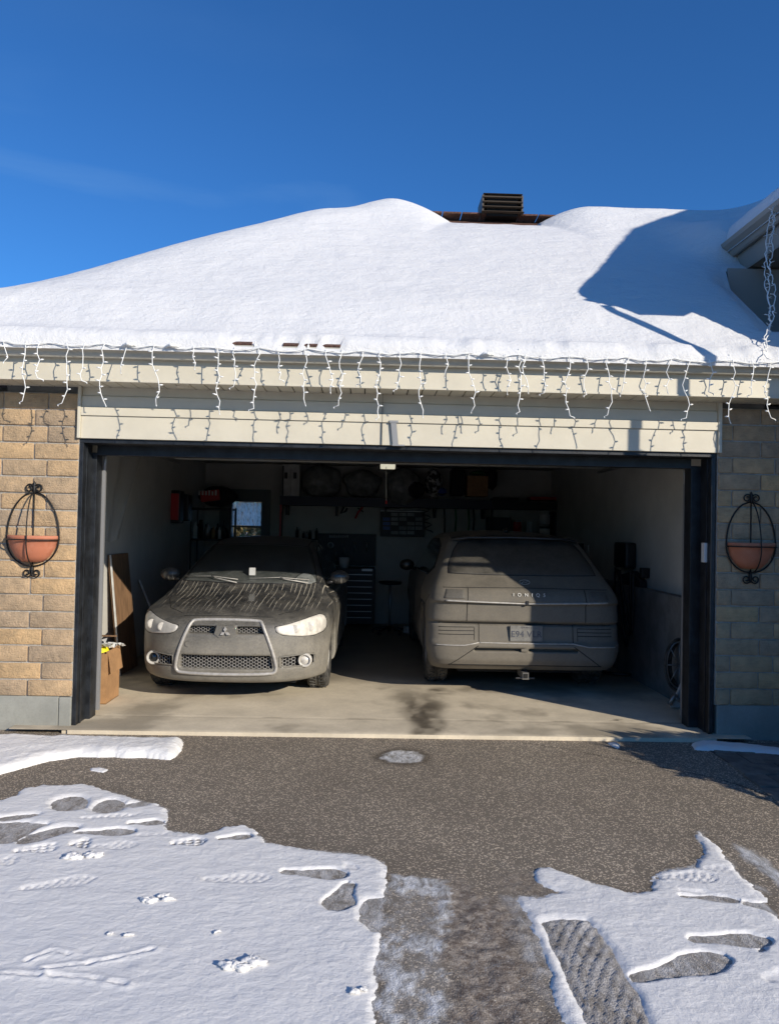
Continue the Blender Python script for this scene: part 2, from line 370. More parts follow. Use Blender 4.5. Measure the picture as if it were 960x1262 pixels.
for i in range(3): m[i][0], m[i][1], m[i][2], m[i][3] = RT[i], UP[i], -FW[i], CAM[i]
cam.matrix_world = m
SC.view_settings.view_transform = 'Standard'; SC.view_settings.look = 'None'; SC.view_settings.exposure = 0.12; SC.view_settings.gamma = 1
SC.cycles.max_bounces = 8; SC.cycles.diffuse_bounces = 5; SC.cycles.use_denoising = True

# ------------------------------------------------------------------ ground
mb = MB(); mb.add([(-400, -400, -.14), (400, -400, -.14), (400, 400, -.14), (-400, 400, -.14)], [(0, 1, 2, 3)])
tag(mb.build('ground', 'snow'), kind='structure')

def P2(lst): return [tuple(gnd(*p)) for p in lst]
def chaikin(poly, n=2, closed=True):
    for _ in range(n):
        q = []
        for i in range(len(poly)):
            a = poly[i]; b = poly[(i+1) % len(poly)]
            q += [(a[0]*.75+b[0]*.25, a[1]*.75+b[1]*.25), (a[0]*.25+b[0]*.75, a[1]*.25+b[1]*.75)]
        poly = q
    return poly
LEFT = P2([(0, 988), (20, 981), (30, 973), (55, 968), (105, 967), (140, 976), (165, 984), (190, 990), (208, 997), (205, 1010), (207, 1023), (250, 1028), (275, 1020), (300, 1018), (312, 1023), (330, 1038), (360, 1045), (420, 1050), (455, 1054), (472, 1062), (476, 1075), (472, 1120), (468, 1180), (463, 1250), (462, 1262)])
LEFT = [(-4.6, LEFT[0][1]+.05)]+LEFT+[(LEFT[-1][0], -5.2), (-4.6, -5.2)]
RIGHT = P2([(637, 1107), (640, 1102), (668, 1105), (690, 1100), (678, 1096), (660, 1085), (657, 1074), (664, 1069), (678, 1070), (700, 1078), (743, 1091), (770, 1100), (787, 1101), (802, 1097), (808, 1080), (819, 1071), (852, 1067), (870, 1053), (862, 1040), (856, 1029), (860, 1023), (873, 1034), (906, 1070), (944, 1113), (975, 1150), (1020, 1200)])
RIGHT = RIGHT+[(RIGHT[-1][0]+.6, -5.2)]+P2([(745, 1330), (720, 1262), (697, 1262), (667, 1179)])[::1]
EDGE_R = P2([(637, 1107), (667, 1179), (697, 1262), (728, 1345)])
RIGHT = P2([(637, 1107)])+RIGHT[1:-4]+[(EDGE_R[-1][0], -5.2)]+EDGE_R[:0:-1]
TRACK = P2([(670, 1138), (690, 1133), (722, 1135), (736, 1146), (762, 1190), (802, 1262), (850, 1340), (755, 1340), (721, 1262), (694, 1195)])
HOLES = [P2(q) for q in (
    [(60, 992), (72, 984), (95, 981), (110, 984), (112, 990), (105, 997), (85, 1000), (65, 998)],
    [(118, 990), (135, 984), (150, 986), (158, 994), (150, 1001), (125, 1003), (112, 1000)],
    [(-20, 1016), (30, 1013), (68, 1015), (50, 1020), (30, 1030), (12, 1041), (-20, 1036)],
    [(15, 1041), (50, 1037), (105, 1020), (80, 1018), (45, 1026)],
    [(-10, 1009), (25, 1004), (56, 1002), (40, 1008), (0, 1013)],
    [(443, 1125), (448, 1112), (462, 1106), (480, 1108), (490, 1125), (482, 1145), (460, 1150), (447, 1142)],
    [(150, 992), (175, 988), (185, 992), (160, 997)])]
FLOOR_HOLES = [chaikin(h) for h in HOLES]
# footprints: heel px, toe px, width m, depth 0..1 (1 = through to the asphalt), tread
PRINTS = [(92, 1027, 168, 1026, .10, 1.2, 0), (157, 1016, 203, 1014, .075, 1.2, 0), (18, 1051, 73, 1045, .11, .75, 1), (86, 1042, 112, 1040, .11, 1., 1), (104, 1046, 170, 1043, .09, .45, 1),
          (211, 1041, 254, 1038, .10, 1.05, 1), (268, 1035, 311, 1031, .07, 1.2, 0), (26, 1098, 119, 1084, .10, .5, 1), (250, 1086, 334, 1084, .10, .5, 1), (346, 1075, 430, 1079, .105, 1.3, 0),
          (431, 1088, 411, 1124, .125, 1.3, 0), (170, 1031, 245, 1028, .08, .3, 1), (100, 1010, 170, 1006, .05, .6, 1), (-10, 1065, 22, 1062, .10, .5, 1), (424, 1073, 438, 1068, .08, .4, 0),
          (848, 1158, 950, 1160, .10, 1.3, 0), (778, 1208, 897, 1180, .135, 1.3, 0), (836, 1105, 912, 1111, .055, 1.1, 0), (914, 1113, 975, 1124, .09, 1.3, 0), (808, 1082, 884, 1083, .11, .5, 1),
          (858, 1072, 905, 1073, .07, .3, 1), (735, 1203, 770, 1215, .07, 1.2, 0), (936, 1170, 942, 1173, .04, 1.2, 0), (940, 1208, 990, 1205, .1, .5, 0), (835, 1098, 880, 1104, .04, .5, 0)]
def sole(X, Y, a, b, wd):
    ax, ay = a; bx, by = b; L = math.hypot(bx-ax, by-ay); ux, uy = (bx-ax)/L, (by-ay)/L
    u = ((X-ax)*ux+(Y-ay)*uy)/L; v = (-(X-ax)*uy+(Y-ay)*ux)
    hw = wd/2*(.78+.30*np.sin(np.clip(u, 0, 1)*2*math.pi-math.pi*.95)**1)
    e = np.clip(1-np.abs(2*u-1)**4, 0, 1)**.5*hw
    return e-np.abs(v), u*L, v, (u > 0) & (u < 1)
GASH = [P2([(55, 1197), (100, 1192), (150, 1182), (190, 1173)]), P2([(35, 1187), (65, 1175), (85, 1180)]), P2([(-30, 1205), (20, 1203), (50, 1206)]), P2([(60, 1205), (110, 1208), (155, 1215)])]
def seg_d(X, Y, pl):
    d = np.full(X.shape, 1e9)
    for (a, b) in zip(pl[:-1], pl[1:]):
        ex, ey = b[0]-a[0], b[1]-a[1]; t = np.clip(((X-a[0])*ex+(Y-a[1])*ey)/(ex*ex+ey*ey), 0, 1)
        d = np.minimum(d, np.hypot(X-a[0]-t*ex, Y-a[1]-t*ey))
    return d
def ground_snow(name, poly, x0, x1, label):
    X, Y, Q = grid(x0, x1, -4.3, -.55, .0095)
    wob = (vnoise(X, Y, 7, 3, 5, .62)-.5)*.09+(vnoise(X, Y, 60, 4, 3)-.5)*.022
    sd = poly_sd(X, Y, poly)+wob
    if name.endswith('_r'): sd = np.minimum(sd, -poly_sd(X, Y, TRACK)+wob*.5)
    else:
        for h in FLOOR_HOLES: sd = np.minimum(sd, -poly_sd(X, Y, h)+wob*.6)
    T = .0075+.006*vnoise(X, Y, 2.2, 5, 3)+.0040*(vnoise(X, Y, 8, 6, 4)-.5)+.0022*(vnoise(X*1.0, Y*1.6, 45, 8, 3)-.5)
    u_ = np.clip(sd, -.03, .05)/(.018+.05*vnoise(X, Y, 4, 77, 3)); H = np.where(u_ > 0, T*(1-(1-np.clip(u_, 0, 1))**2), u_*T*2)
    for (ax, ay, bx, by, wd, dp, tr) in PRINTS:
        a, b = gnd(ax, ay), gnd(bx, by)
        if max(a[0], b[0]) < x0-.3 or min(a[0], b[0]) > x1+.3: continue
        q, u, v, ins = sole(X, Y, a, b, wd); q = q+(vnoise(X, Y, 35, int(ax) % 50, 2)-.5)*.014
        q = np.where(ins, q, -1); k = sstep(-.018, .012, q)
        if tr: k = k*(.35+.65*sstep(-.3, .4, np.sin(u*150+np.abs(v)*60)*np.cos(v*110))) if dp < .7 else k*(.45+.75*((np.sin(u*150) > -.3) & (np.cos(v*170) > -.35)))
        H = H-np.where(q > -1, k, 0)*dp*(.015 if dp < 1 else .018)
        rim = np.exp(-((q+.010)/.007)**2)*(q > -.5); H = H+rim*.0006*(H > 0)
    if not name.endswith('_r'):
        for g in GASH:
            d = seg_d(X, Y, g)+(vnoise(X, Y, 30, 12, 2)-.5)*.02
            H = H+.0045*np.exp(-((d-.016)/.014)**2)-.006*np.exp(-(d/.007)**2)
    keepv = (H > 0.0).ravel(); V = np.stack([X.ravel(), Y.ravel(), -.016+np.maximum(H.ravel(), -.012)], -1)
    keep = keepv[Q].any(1); V2, Q2, _ = compact(V, Q, keep)
    o = np_mesh(name.replace('_r', '').replace('_l', ''), V2, Q2, 'snow'); tag(o, label, 'snow', None, 'stuff'); return o
ground_snow('snow_cover_l', LEFT, -4.55, .12, 'thin trampled snow with boot prints covering the left of the driveway')
ground_snow('snow_cover_r', RIGHT, .3, 3.7, 'thin snow at lower right of the driveway cut by a tyre track and boot prints')

# loose snow clumps, each a thing of its own
clumps = [(188, 1113, .035), (200, 1110, .03), (97, 1058, .045), (117, 1057, .04), (292, 1196, .04), (308, 1189, .04), (268, 1153, .012), (443, 1226, .022), (137, 1155, .012), (157, 1157, .015)]
for i, (x, y, r) in enumerate(clumps):
    g = gnd(x, y); mb = MB()
    for k in range(3): mb.blob((g[0]+random.uniform(-r, r), g[1]+random.uniform(-r, r)*.5, .001), (r*random.uniform(.5, .9), r*random.uniform(.4, .7), r*.26), i*5+k, .34)
    nm = ['beside the long boot print left of centre', 'on the smooth snow, right half of the pair', 'under the row of boot prints at far left', 'right of another small clump under the row of boot prints', 'in the lower snow right of the long gash', 'in the lower snow, upper of a close pair', 'tiny, in open snow near the gash', 'near the right edge of the left snow', 'tiny, above the tip of the gash', 'tiny, just above the end of the gash'][i]
    thing1(mb, 'snow_clump', 'snow', 'small white clump of snow '+nm, 'snow clump', 'loose snow clumps on the driveway snow')

# driveway sheet with wet, icy and muddy zones
X, Y, Q = grid(-5.6, 6.6, -5.2, -.112, .0145)
MUD = P2([(548, 1078), (575, 1092), (620, 1105), (640, 1125), (667, 1190), (697, 1262), (730, 1345), (540, 1345), (545, 1262), (548, 1180), (543, 1110)])
ICE = P2([(476, 1076), (548, 1080), (552, 1130), (553, 1200), (550, 1262), (552, 1345), (440, 1345), (462, 1262), (468, 1180), (470, 1120)])
SLOT = P2([(618, 1105), (640, 1107), (670, 1179), (700, 1262), (730, 1345), (712, 1345), (690, 1262), (650, 1190)])
ICE2 = P2([(864, 1024), (905, 1036), (935, 1052), (975, 1075), (1040, 1110), (1060, 1180), (975, 1145), (944, 1113), (906, 1070)])
PUD = P2([(474, 928), (490, 924), (512, 926), (524, 931), (520, 938), (500, 941), (480, 939), (468, 934)])
mud = sstep(-.10, .12, poly_sd(X, Y, MUD)+(vnoise(X, Y, 6, 21, 5, .65)-.5)*.34)
ice = sstep(-.01, .03, poly_sd(X, Y, ICE)+(vnoise(X, Y, 8, 22, 5, .65)-.5)*.24)*(.15+.85*sstep(.38, .58, vnoise(X, Y*.7, 11, 23, 6, .72)))
ice = np.maximum(ice, .85*sstep(-.02, .05, poly_sd(X, Y, ICE2)+(vnoise(X, Y, 10, 24)-.5)*.1)*sstep(.38, .62, vnoise(X*2, Y, 5, 25)))
ice = np.maximum(ice, .5*sstep(-.02, .04, poly_sd(X, Y, SLOT)+(vnoise(X, Y, 16, 33)-.5)*.08)*vnoise(X, Y, 14, 36)*1.6); mud = np.maximum(mud, .5*np.exp(-(np.hypot(X-gnd(650, 1090)[0], (Y-gnd(650, 1090)[1])*1.3)/.17)**4))
ice = np.maximum(ice, sstep(-.01, .02, poly_sd(X, Y, PUD)+(vnoise(X, Y, 25, 26)-.5)*.05))
trk = sstep(-.01, .02, poly_sd(X, Y, TRACK))
near = sstep(.12, 0, np.abs(poly_sd(X, Y, LEFT)))*.3+sstep(.10, 0, np.abs(poly_sd(X, Y, RIGHT)))*.5
wetm = np.clip(near*vnoise(X, Y, 6, 27)+.9*sstep(.08, -.02, -poly_sd(X, Y, PUD)-.02)*.9, 0, 1)
drip = np.exp(-((X-.32-.02*Y)/.30)**2)*sstep(-1.6, -.1, Y)*sstep(.35, .65, vnoise(X*2, Y*.7, 3, 28))*.45
ins_snow = np.maximum(poly_sd(X, Y, LEFT), poly_sd(X, Y, RIGHT)) > .0
wetm = np.where(ins_snow, .25*vnoise(X, Y, 8, 40), wetm); ice = np.where(ins_snow, np.maximum(ice, .35+.3*vnoise(X, Y, 12, 41)), ice); wetm = np.clip(np.maximum(wetm, drip), 0, 1)
cr = [P2([(645, 915), (700, 923), (760, 935), (820, 946), (870, 956), (905, 965)]), P2([(905, 965), (960, 985)])]
crack = np.maximum.reduce([sstep(.011, .003, seg_d(X, Y, c)+(vnoise(X, Y, 22, 29)-.5)*.016) for c in cr])
tl = np.hypot(X-1.2, 0)
pat = np.sin((Y*105+np.abs((X-np.interp(Y, [-5, -2.3], [1.62, .98]))*7)**1.5*9+2.5*vnoise(X, Y, 6, 30)))
Z = -.016-.010*crack+mud*(.022*(vnoise(X, Y, 24, 31, 4, .65)-.45))+ice*.006*vnoise(X, Y, 40, 32)+trk*.009*sstep(-.2, .5, pat)*(.4+.6*vnoise(X, Y, 20, 34))
Z = np.where(ins_snow & (trk < .3), Z-.001, Z)
Z = Z-.10*sstep(2.9, 5, np.abs(X-.2))*0
mud = np.maximum(mud, trk*.75*(.6+.4*vnoise(X, Y, 12, 35)))
ice = np.maximum(ice, trk*.30*sstep(.2, .8, pat))
V = np.stack([X.ravel(), Y.ravel(), Z.ravel()], -1)
A = dict(mud=mud.ravel(), ice=ice.ravel(), wet=wetm.ravel(), crack=crack.ravel())
tag(np_mesh('driveway', V, Q, 'asphalt', attrs=A), kind='structure')
mb = MB(); mb.box(-7.6, 9.6, -12, -5.21, -.1, -.016).box(-120, 120, -24, -12, -.12, -.03); tag(mb.build('road', 'asphalt'), kind='structure')
mb = MB(); mb.box(-5.6, 6.6, -.111, .0, -.12, -.02); tag(mb.build('driveway_edge', 'asphalt'), kind='structure')

# thin fallen snow strips at the wall foot
def strip(poly, hgt, label, seed):
    poly = P2(poly); xs = [p[0] for p in poly]; ys = [p[1] for p in poly]
    X, Y, Q = grid(min(xs)-.05, max(xs)+.05, min(ys)-.05, max(ys)+.05, .01)
    sd = poly_sd(X, Y, poly)+(vnoise(X, Y, 12, seed)-.5)*.03
    H = hgt*np.sqrt(np.clip(1-(1-np.clip(sd, 0, .09)/.09)**2, 0, 1))*(.8+.4*vnoise(X, Y, 5, seed+1))+.006*(vnoise(X, Y, 40, seed+2)-.5); H = np.where(sd < 0, -.01, H)
    V = np.stack([X.ravel(), Y.ravel(), -.016+H.ravel()], -1); keep = (H > .001).ravel()[Q].any(1); V, Q, _ = compact(V, Q, keep)
    tag(np_mesh('snow_strip', V, Q, 'snow'), label, 'snow', None, 'stuff')
strip([(-60, 912), (0, 911), (110, 912), (226, 915), (223, 925), (212, 937), (180, 934), (100, 933), (60, 938), (25, 948), (0, 955), (-60, 975)], .055, 'smooth strip of snow along the wall foot at left of the garage opening', 51)
strip([(851, 918), (862, 915), (905, 918), (975, 926), (975, 933), (930, 929), (880, 926), (855, 924)], .035, 'narrow shaded strip of snow at foot of the right brick pillar', 61)
strip([(747, 916), (756, 915), (764, 918), (762, 923), (755, 920)], .02, 'small scrap of snow on asphalt before the threshold', 71)
strip([(110, 947), (125, 946), (133, 949), (128, 952), (112, 950)], .012, 'flat icy scrap on bare asphalt left of the garage', 75)

# pavers at the right
mb = MB()
lx = lambda y: float(np.interp(y, [-1.6, -.3], [2.53, 2.64]))
y = -.16; row = 0; pav = []
while y > -2.2:
    y1 = y-.26; x = lx((y+y1)/2)+.008; k = 0
    while x < 5:
        wd = .34 if not (k == 0 and row % 2) else .17
        mb.box(x, x+wd-.012, y1+.012, y, -.06, -.006+random.uniform(-.003, .003)); x += wd; k += 1
    y = y1; row += 1
M['paver'] = mat('grey_paver', (.17, .15, .125), .9, var=.25, vscale=6, bump=.5, bscale=120)
o = mb.build('path', 'paver', bevel=.006); tag(o, kind='structure')
mb = MB(); mb.box(2.62, 5, -2.2, -.13, -.1, -.0125); tag(mb.build('path_joint_sand', 'mortar'), kind='structure')
for o_ in bpy.data.objects:
    if o_.name == 'path_joint_sand': o_.data.materials[0] = mat('joint_sand', (.07, .065, .055), .95)
# ------------------------------------------------------------------ garage building
GB = empty('garage_building', (0, 0, 0), 'attached double garage with tan brick pillars, cream trim and its wide door open', 'garage')
XL, XR = -2.315, 2.797        # outer edges of the black door frame
def brick_wall(name, x0, x1, z0, nrow, parent, anchor, y=0., first=0, wlen=.352, plane='Y', halfw=.25):
    """individually laid, slightly uneven bricks in running bond with a mortar bed behind"""
    mb = MB(); ids = []; rh = .1335; rg = random.Random(int(x0*100))
    for r in range(nrow):
        z = z0+r*rh; cuts = []
        s = 1 if anchor == 'l' else -1; p = x0 if anchor == 'l' else x1; k = 0
        while (p < x1-.001 if s > 0 else p > x0+.001):
            L = (halfw if (r+first) % 2 else wlen) if k == 0 else wlen
            q = p+s*L; q = min(q, x1+.006) if s > 0 else max(q, x0-.006)
            if abs(q-p) > .03: cuts.append((min(p, q), max(p, q)))
            p = p+s*L; k += 1
        for a, b in cuts:
            d = rg.uniform(-.006, .003); n0 = len(mb.f); j = lambda: rg.uniform(-.0015, .0015)
            a2, b2, za, zb = a+.005+j(), b-.005+j(), z+.0055+j(), z+rh-.0055+j()
            if plane == 'Y': mb.box(a2, b2, y-.017+d, y+.09, za, zb)
            else: mb.box(y-.012+d, y+.09, a2, b2, za, zb)
            ids += [rg.random()]*8
    me = bpy.data.meshes.new(name); me.from_pydata(mb.v, [], mb.f)
    bm = bmesh.new(); bm.from_mesh(me); la = bm.verts.layers.float.new('bid')
    for v, q in zip(bm.verts, ids): v[la] = q
    bmesh.ops.recalc_face_normals(bm, faces=bm.faces)
    bmesh.ops.bevel(bm, geom=bm.edges[:], offset=.008, segments=2, affect='EDGES', profile=.5)
    for f in bm.faces: f.smooth = True
    bm.to_mesh(me); bm.free()
    o = link(name, me, 'brick', parent); mm = MB()
    if plane == 'Y': mm.box(x0, x1, y-.004, y+.10, z0, z0+nrow*rh)
    else: mm.box(y-.004, y+.10, x0, x1, z0, z0+nrow*rh)
    mm.build('mortar', 'mortar', o); return o
a = brick_wall('brick_pillar', -4.05, XL+.004, .245, 18, GB, 'r'); a['label'] = 'sunlit tan brick pillar left of the opening'
a = brick_wall('brick_pillar', XR+.012, 4.05, .255, 18, GB, 'l', first=1, halfw=.12); a['label'] = 'shaded brown brick pillar right of the opening'
MB().box(-4.05, XL-.10, -.012, .12, -.3, .248).box(XL-.096, XL+.0, -.018, .12, -.3, .243).build('foundation', 'found', GB, bevel=.008)
MB().box(XR+.03, 4.05, -.012, .12, -.3, .256).build('foundation', 'found', GB, bevel=.012)
# floor slab with a threshold apron
X, Y, Q = grid(-2.75, 3.06, -.118, 6.8, .022)
dz = -.010*np.exp(-((Y-.335)/.010)**2)+.002*(vnoise(X, Y, 3, 81)-.5)
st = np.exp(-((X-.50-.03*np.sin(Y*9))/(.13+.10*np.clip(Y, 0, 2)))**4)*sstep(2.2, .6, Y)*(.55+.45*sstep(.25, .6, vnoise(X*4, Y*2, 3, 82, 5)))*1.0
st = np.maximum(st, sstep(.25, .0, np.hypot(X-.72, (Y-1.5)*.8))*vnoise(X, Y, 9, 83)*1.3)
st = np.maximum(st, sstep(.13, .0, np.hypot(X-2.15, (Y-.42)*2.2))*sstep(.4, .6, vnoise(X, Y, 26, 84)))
st = np.maximum(st, sstep(.5, .72, vnoise(X, Y, 1.6, 85, 5, .6))*.45); st = np.maximum(st, sstep(1.5, 2.4, Y+.8*(vnoise(X, Y, 1.5, 88)-.5))*.72)  # blotchy stains, then the shade of the inner floor painted in
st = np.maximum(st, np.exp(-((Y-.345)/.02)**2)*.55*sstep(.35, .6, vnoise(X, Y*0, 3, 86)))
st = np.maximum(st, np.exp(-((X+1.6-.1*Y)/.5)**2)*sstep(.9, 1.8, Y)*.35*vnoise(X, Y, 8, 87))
V = np.stack([X.ravel(), Y.ravel(), (.02+dz+np.where(Y < -.1, -.005, 0)).ravel()], -1)
np_mesh('floor_slab', V, Q, 'floor', GB, attrs=dict(stain_shade=np.clip(st, 0, 1).ravel()))
mb = MB(); mb.box(-2.30, 2.78, -.1185, -.10, -.2, .0145); mb.build('threshold_edge', 'floor', GB)
mb = MB(); mb.box(-2.30, -2.33-.02, -.10, 0, -.2, .012); mb.build('threshold_end', 'floor', GB)
# walls
wb0 = aty(287, 618, 6.8); wb1 = aty(322, 662, 6.8); wx0, wx1, wz1, wz0 = wb0[0], wb1[0], wb0[2], wb1[2]
mb = MB(); mb.box(-2.95, -2.75, .12, 6.8, -.2, 2.75); mb.build('side_wall', 'drywall', GB)
mb = MB(); mb.box(3.06, 3.26, .12, 6.8, -.2, 2.75); mb.build('side_wall', 'drywall', GB)
mb = MB(); mb.box(2.95, 3.058, .36, 6.79, 0, 1.03); mb.build('concrete_ledge', 'block', GB, bevel=.006)
mb = MB(); mb.box(XR+.1, 3.4, .1, .3, .0, 2.7).build('front_wall', 'block', GB); MB().box(-3.2, XL-.01, .1, .3, 0, 2.7).build('front_wall', 'block', GB)
mb = MB(); y0, y1 = 6.80, 6.95
mb.box(-2.95, wx0, y0, y1, -.2, 2.75).box(wx1, 3.26, y0, y1, -.2, 2.75).box(wx0, wx1, y0, y1, -.2, wz0).box(wx0, wx1, y0, y1, wz1, 2.75); mb.build('back_wall', 'drywall', GB)
MB().box(-2.95, 3.26, .22, 6.95, 2.65, 2.78).build('ceiling', 'ceiling', GB)
# back door
dx0, dx1, dz1 = aty(272, 604, 6.78)[0], aty(334, 604, 6.78)[0], aty(300, 603, 6.78)[2]
bd = MB().box(dx0, wx0, 6.76, 6.798, .03, dz1).box(wx1, dx1, 6.76, 6.798, .03, dz1).box(wx0, wx1, 6.76, 6.798, .03, wz0).box(wx0, wx1, 6.76, 6.798, wz1, dz1).build('back_door', 'doorpaint', GB)
wm = aty(300, 649, 6.78)[2]
MB().box(wx0, wx1, 6.755, 6.79, wm-.014, wm+.014).box(wx0-.02, wx0, 6.75, 6.759, wz0-.02, wz1+.02).box(wx1, wx1+.02, 6.75, 6.759, wz0-.02, wz1+.02).build('window_frame', 'doorpaint', bd)
mt = bpy.data.materials.new('pane_glass'); n = NT(mt); n.b.inputs['Transmission Weight'].default_value = 1; n.b.inputs['Roughness'].default_value = .03; n.b.inputs['IOR'].default_value = 1.45
M['pane'] = mt
MB().box(wx0, wx1, 6.80, 6.804, wz0, wz1).build('window_pane', 'pane', bd)
mt = bpy.data.materials.new('lace_curtain'); n = NT(mt); tr = n.n('ShaderNodeBsdfTranslucent'); tr.inputs[0].default_value = (1, .97, .92, 1); tp = n.n('ShaderNodeBsdfTransparent')
ms = n.n('ShaderNodeMixShader'); n.L.new(n.ramp(n.noise(n.pos((1, 1, .18)), 60, 4, .7), .30, .52), ms.inputs[0]); n.L.new(tp.outputs[0], ms.inputs[1]); n.L.new(tr.outputs[0], ms.inputs[2])
n.L.new(ms.outputs[0], n.N['Material Output'].inputs[0]); M['lace'] = mt
mb = MB(); k = 24; vs = []
for i in range(k+1):
    xx = wx0+.005+(wx1-wx0-.01)*i/k; vs += [(xx, 6.82+.006*math.sin(i*1.7), wz1-.01), (xx, 6.82+.006*math.sin(i*1.7+.5), wm+.02)]
mb.add(vs, [(2*i, 2*i+2, 2*i+3, 2*i+1) for i in range(k)]); mb.build('lace_curtain', 'lace', bd)
# door opening frame (black)
mb = MB()
mb.box(XL, XL+.035, -.004, .2, .02, 2.2555).box(XR-.035, XR, -.004, .2, .02, 2.2555).box(XL, XR, -.004, .2, 2.256, 2.289)
mb.box(XL+.002, XL+.072, .2, .335, .02, 2.2).box(XR-.115, XR-.002, .2, .335, .02, 2.2).box(XL+.072, XR-.115, .2, .30, 2.178, 2.27)
mb.box(XL+.035, XL+.043, .06, .09, .02, 2.25).box(XR-.043, XR-.035, .06, .09, .02, 2.25)
o = mb.build('door_frame', 'black_frame' if 'black_frame' in M else 'black', GB, bevel=.003)
MB().box(-2.9, 3.2, .02, .22, 2.27, 2.76).build('lintel', 'block', GB)
sx = aty(863, 687, .06)
MB().box(XR-.062, XR-.036, .05, .11, 1.40, 1.56).build('door_keypad', 'white', GB, bevel=.004)
# raised sectional door under the ceiling with tracks
gd = MB()
for i in range(4): gd.box(-2.2, 2.66, .45+i*.56, .45+i*.56+.545, 2.36, 2.405)
gdo = gd.build('overhead_door', 'white', GB, bevel=.004)
MB().box(-2.2, 2.66, .40, .452, 2.285, 2.345).build('bottom_rail', 'greysteel', gdo, bevel=.012)
for xx in (-2.235, 2.70):
    MB().box(xx-.014, xx+.014, .345, .375, .06, 2.06).tube([(xx, .36, 2.05), (xx, .38, 2.2), (xx, .48, 2.3), (xx, .65, 2.34), (xx, 2.9, 2.34)], .016).build('door_track', 'greysteel', GB)
for sgn, xx in ((1, aty(200, 563, .5)[0]), (-1, aty(742, 576, .5)[0])):
    MB().box(xx-.10, xx+.10, .42, .45, 2.235, 2.262).tube([(xx-.12, .43, 2.25), (xx-.02, .44, 2.22), (xx+.1*sgn, .46, 2.235)], .008).tube([(xx, .43, 2.25), (xx+.08*sgn, .44, 2.205), (xx+.10*sgn, .44, 2.22)], .006).build('door_bracket', 'iron', gdo)
# cream cladding of the header (stepped)
mb = MB()
mb.box(XL+.02, XR-.0, -.030, .0, 2.29, 2.468).box(XL+.02, XR-.0, -.044, .0, 2.470, 2.535).box(XL+.02, XR-.0, -.026, .0, 2.537, 2.628).box(XL+.02, XR-.0, -.014, .0, 2.630, 2.70)
mb.build('header_cladding', 'cream', GB, bevel=.004)
for xa, xb in ((XL-.005, XL+.019), (XR+.0005, XR+.03)): MB().box(xa, xb, -.048, .0, 2.29, 2.70).build('header_end_trim', 'cream', GB, bevel=.003)
MB().box(.085, .0875, -.0460, -.03, 2.29, 2.70).build('cladding_seam', 'iron', GB)
p = aty(485, 538, -.05); MB().box(-.015+p[0], .03+p[0], -.052, -.044, 2.292, 2.475, Matrix.Rotation(R(-6), 4, 'Y')).box(p[0]-.035, p[0]+.035, -.056, -.045, 2.468, 2.486).box(p[0]-.01, p[0]+.09, -.06, -.03, 2.284, 2.294).build('header_shadow_mark', 'greysteel', GB)  # thin grey pieces standing in for a shadow cast on the header
# soffit, fascia, gutter
EX0, EX1 = -4.2, 4.04
mb = MB(); x = EX0
while x < EX1: mb.box(x+.004, min(x+.108, EX1), -.30, -.001, 2.698, 2.712); x += .112
mb.build('soffit', 'cream', GB, bevel=.003)
MB().box(EX0, EX1, -.30, .0, 2.7125, 2.72).build('soffit_backing', 'dark', GB)
mb = MB(); mb.box(EX0, EX1, -.32, -.3005, 2.690, 2.94); mb.box(EX0, EX1, -.326, -.32, 2.690, 2.706); mb.build('fascia', 'cream', GB, bevel=.003)
prof = [(-.321, 2.95), (-.321, 2.862), (-.385, 2.858), (-.398, 2.872), (-.405, 2.892), (-.425, 2.905), (-.447, 2.918), (-.455, 2.93), (-.455, 2.958), (-.447, 2.962), (-.442, 2.952)]
gut = MB().prism(prof, 'X', EX0, EX1).build('gutter', 'cream_gutter', GB)
MB().tube([(EX0, -.456, 2.957), (EX1, -.456, 2.957)], .006).build('gutter_lip', 'cream_gutter', gut)
# faint round soffit light and small outlets
for px in (225, 660):
    c = aty(px, 485, -.15); MB().lathe([(.0, 2.688), (.045, 2.689), (.05, 2.694), (.05, 2.698)], (c[0], -.15, 0), seg=20).build('soffit_light', 'cream', GB)
# roof
RY, RZ, RX0 = 3.5, 5.547, -.25
def groof(X, Y):
    f = 2.96+.655*(Y+.45); b = RZ-.655*(Y-RY); l = 2.96+.655*(X+4.2)
    return np.minimum(np.minimum(f, b), l)
mb = MB(); e0 = (-4.2, -.45, 2.96)
vs = [(-4.2, -.45, 2.96), (4.04, -.45, 2.96), (7.0, RY, RZ), (RX0, RY, RZ), (-4.2, 7.45, 2.96), (7.0, 7.45, 2.96)]
notch = [(4.04, -.12), (3.24, -.08), (3.36, .98), (3.46, 1.3), (4.4, 1.5)]; nv = [(a, b, 2.96+.655*(b+.45)) for a, b in notch]
lo = [(a, b, c-.045) for a, b, c in vs]
nl = [(a, b, c-.045) for a, b, c in nv]
mb.add(vs+lo+nv+nl, [(0, 1, 12, 13, 14, 15, 16, 2, 3), (0, 3, 4), (3, 2, 5, 4), (6, 9, 8, 21, 20, 19, 18, 17, 7), (6, 10, 9), (9, 10, 11, 8), (0, 6, 7, 1), (0, 4, 10, 6), (4, 5, 11, 10), (1, 7, 17, 12), (12, 17, 18, 13), (13, 18, 19, 14), (14, 19, 20, 15), (15, 20, 21, 16), (16, 21, 8, 2), (2, 8, 11, 5)])
roof = mb.build('roof', 'shingle', GB)
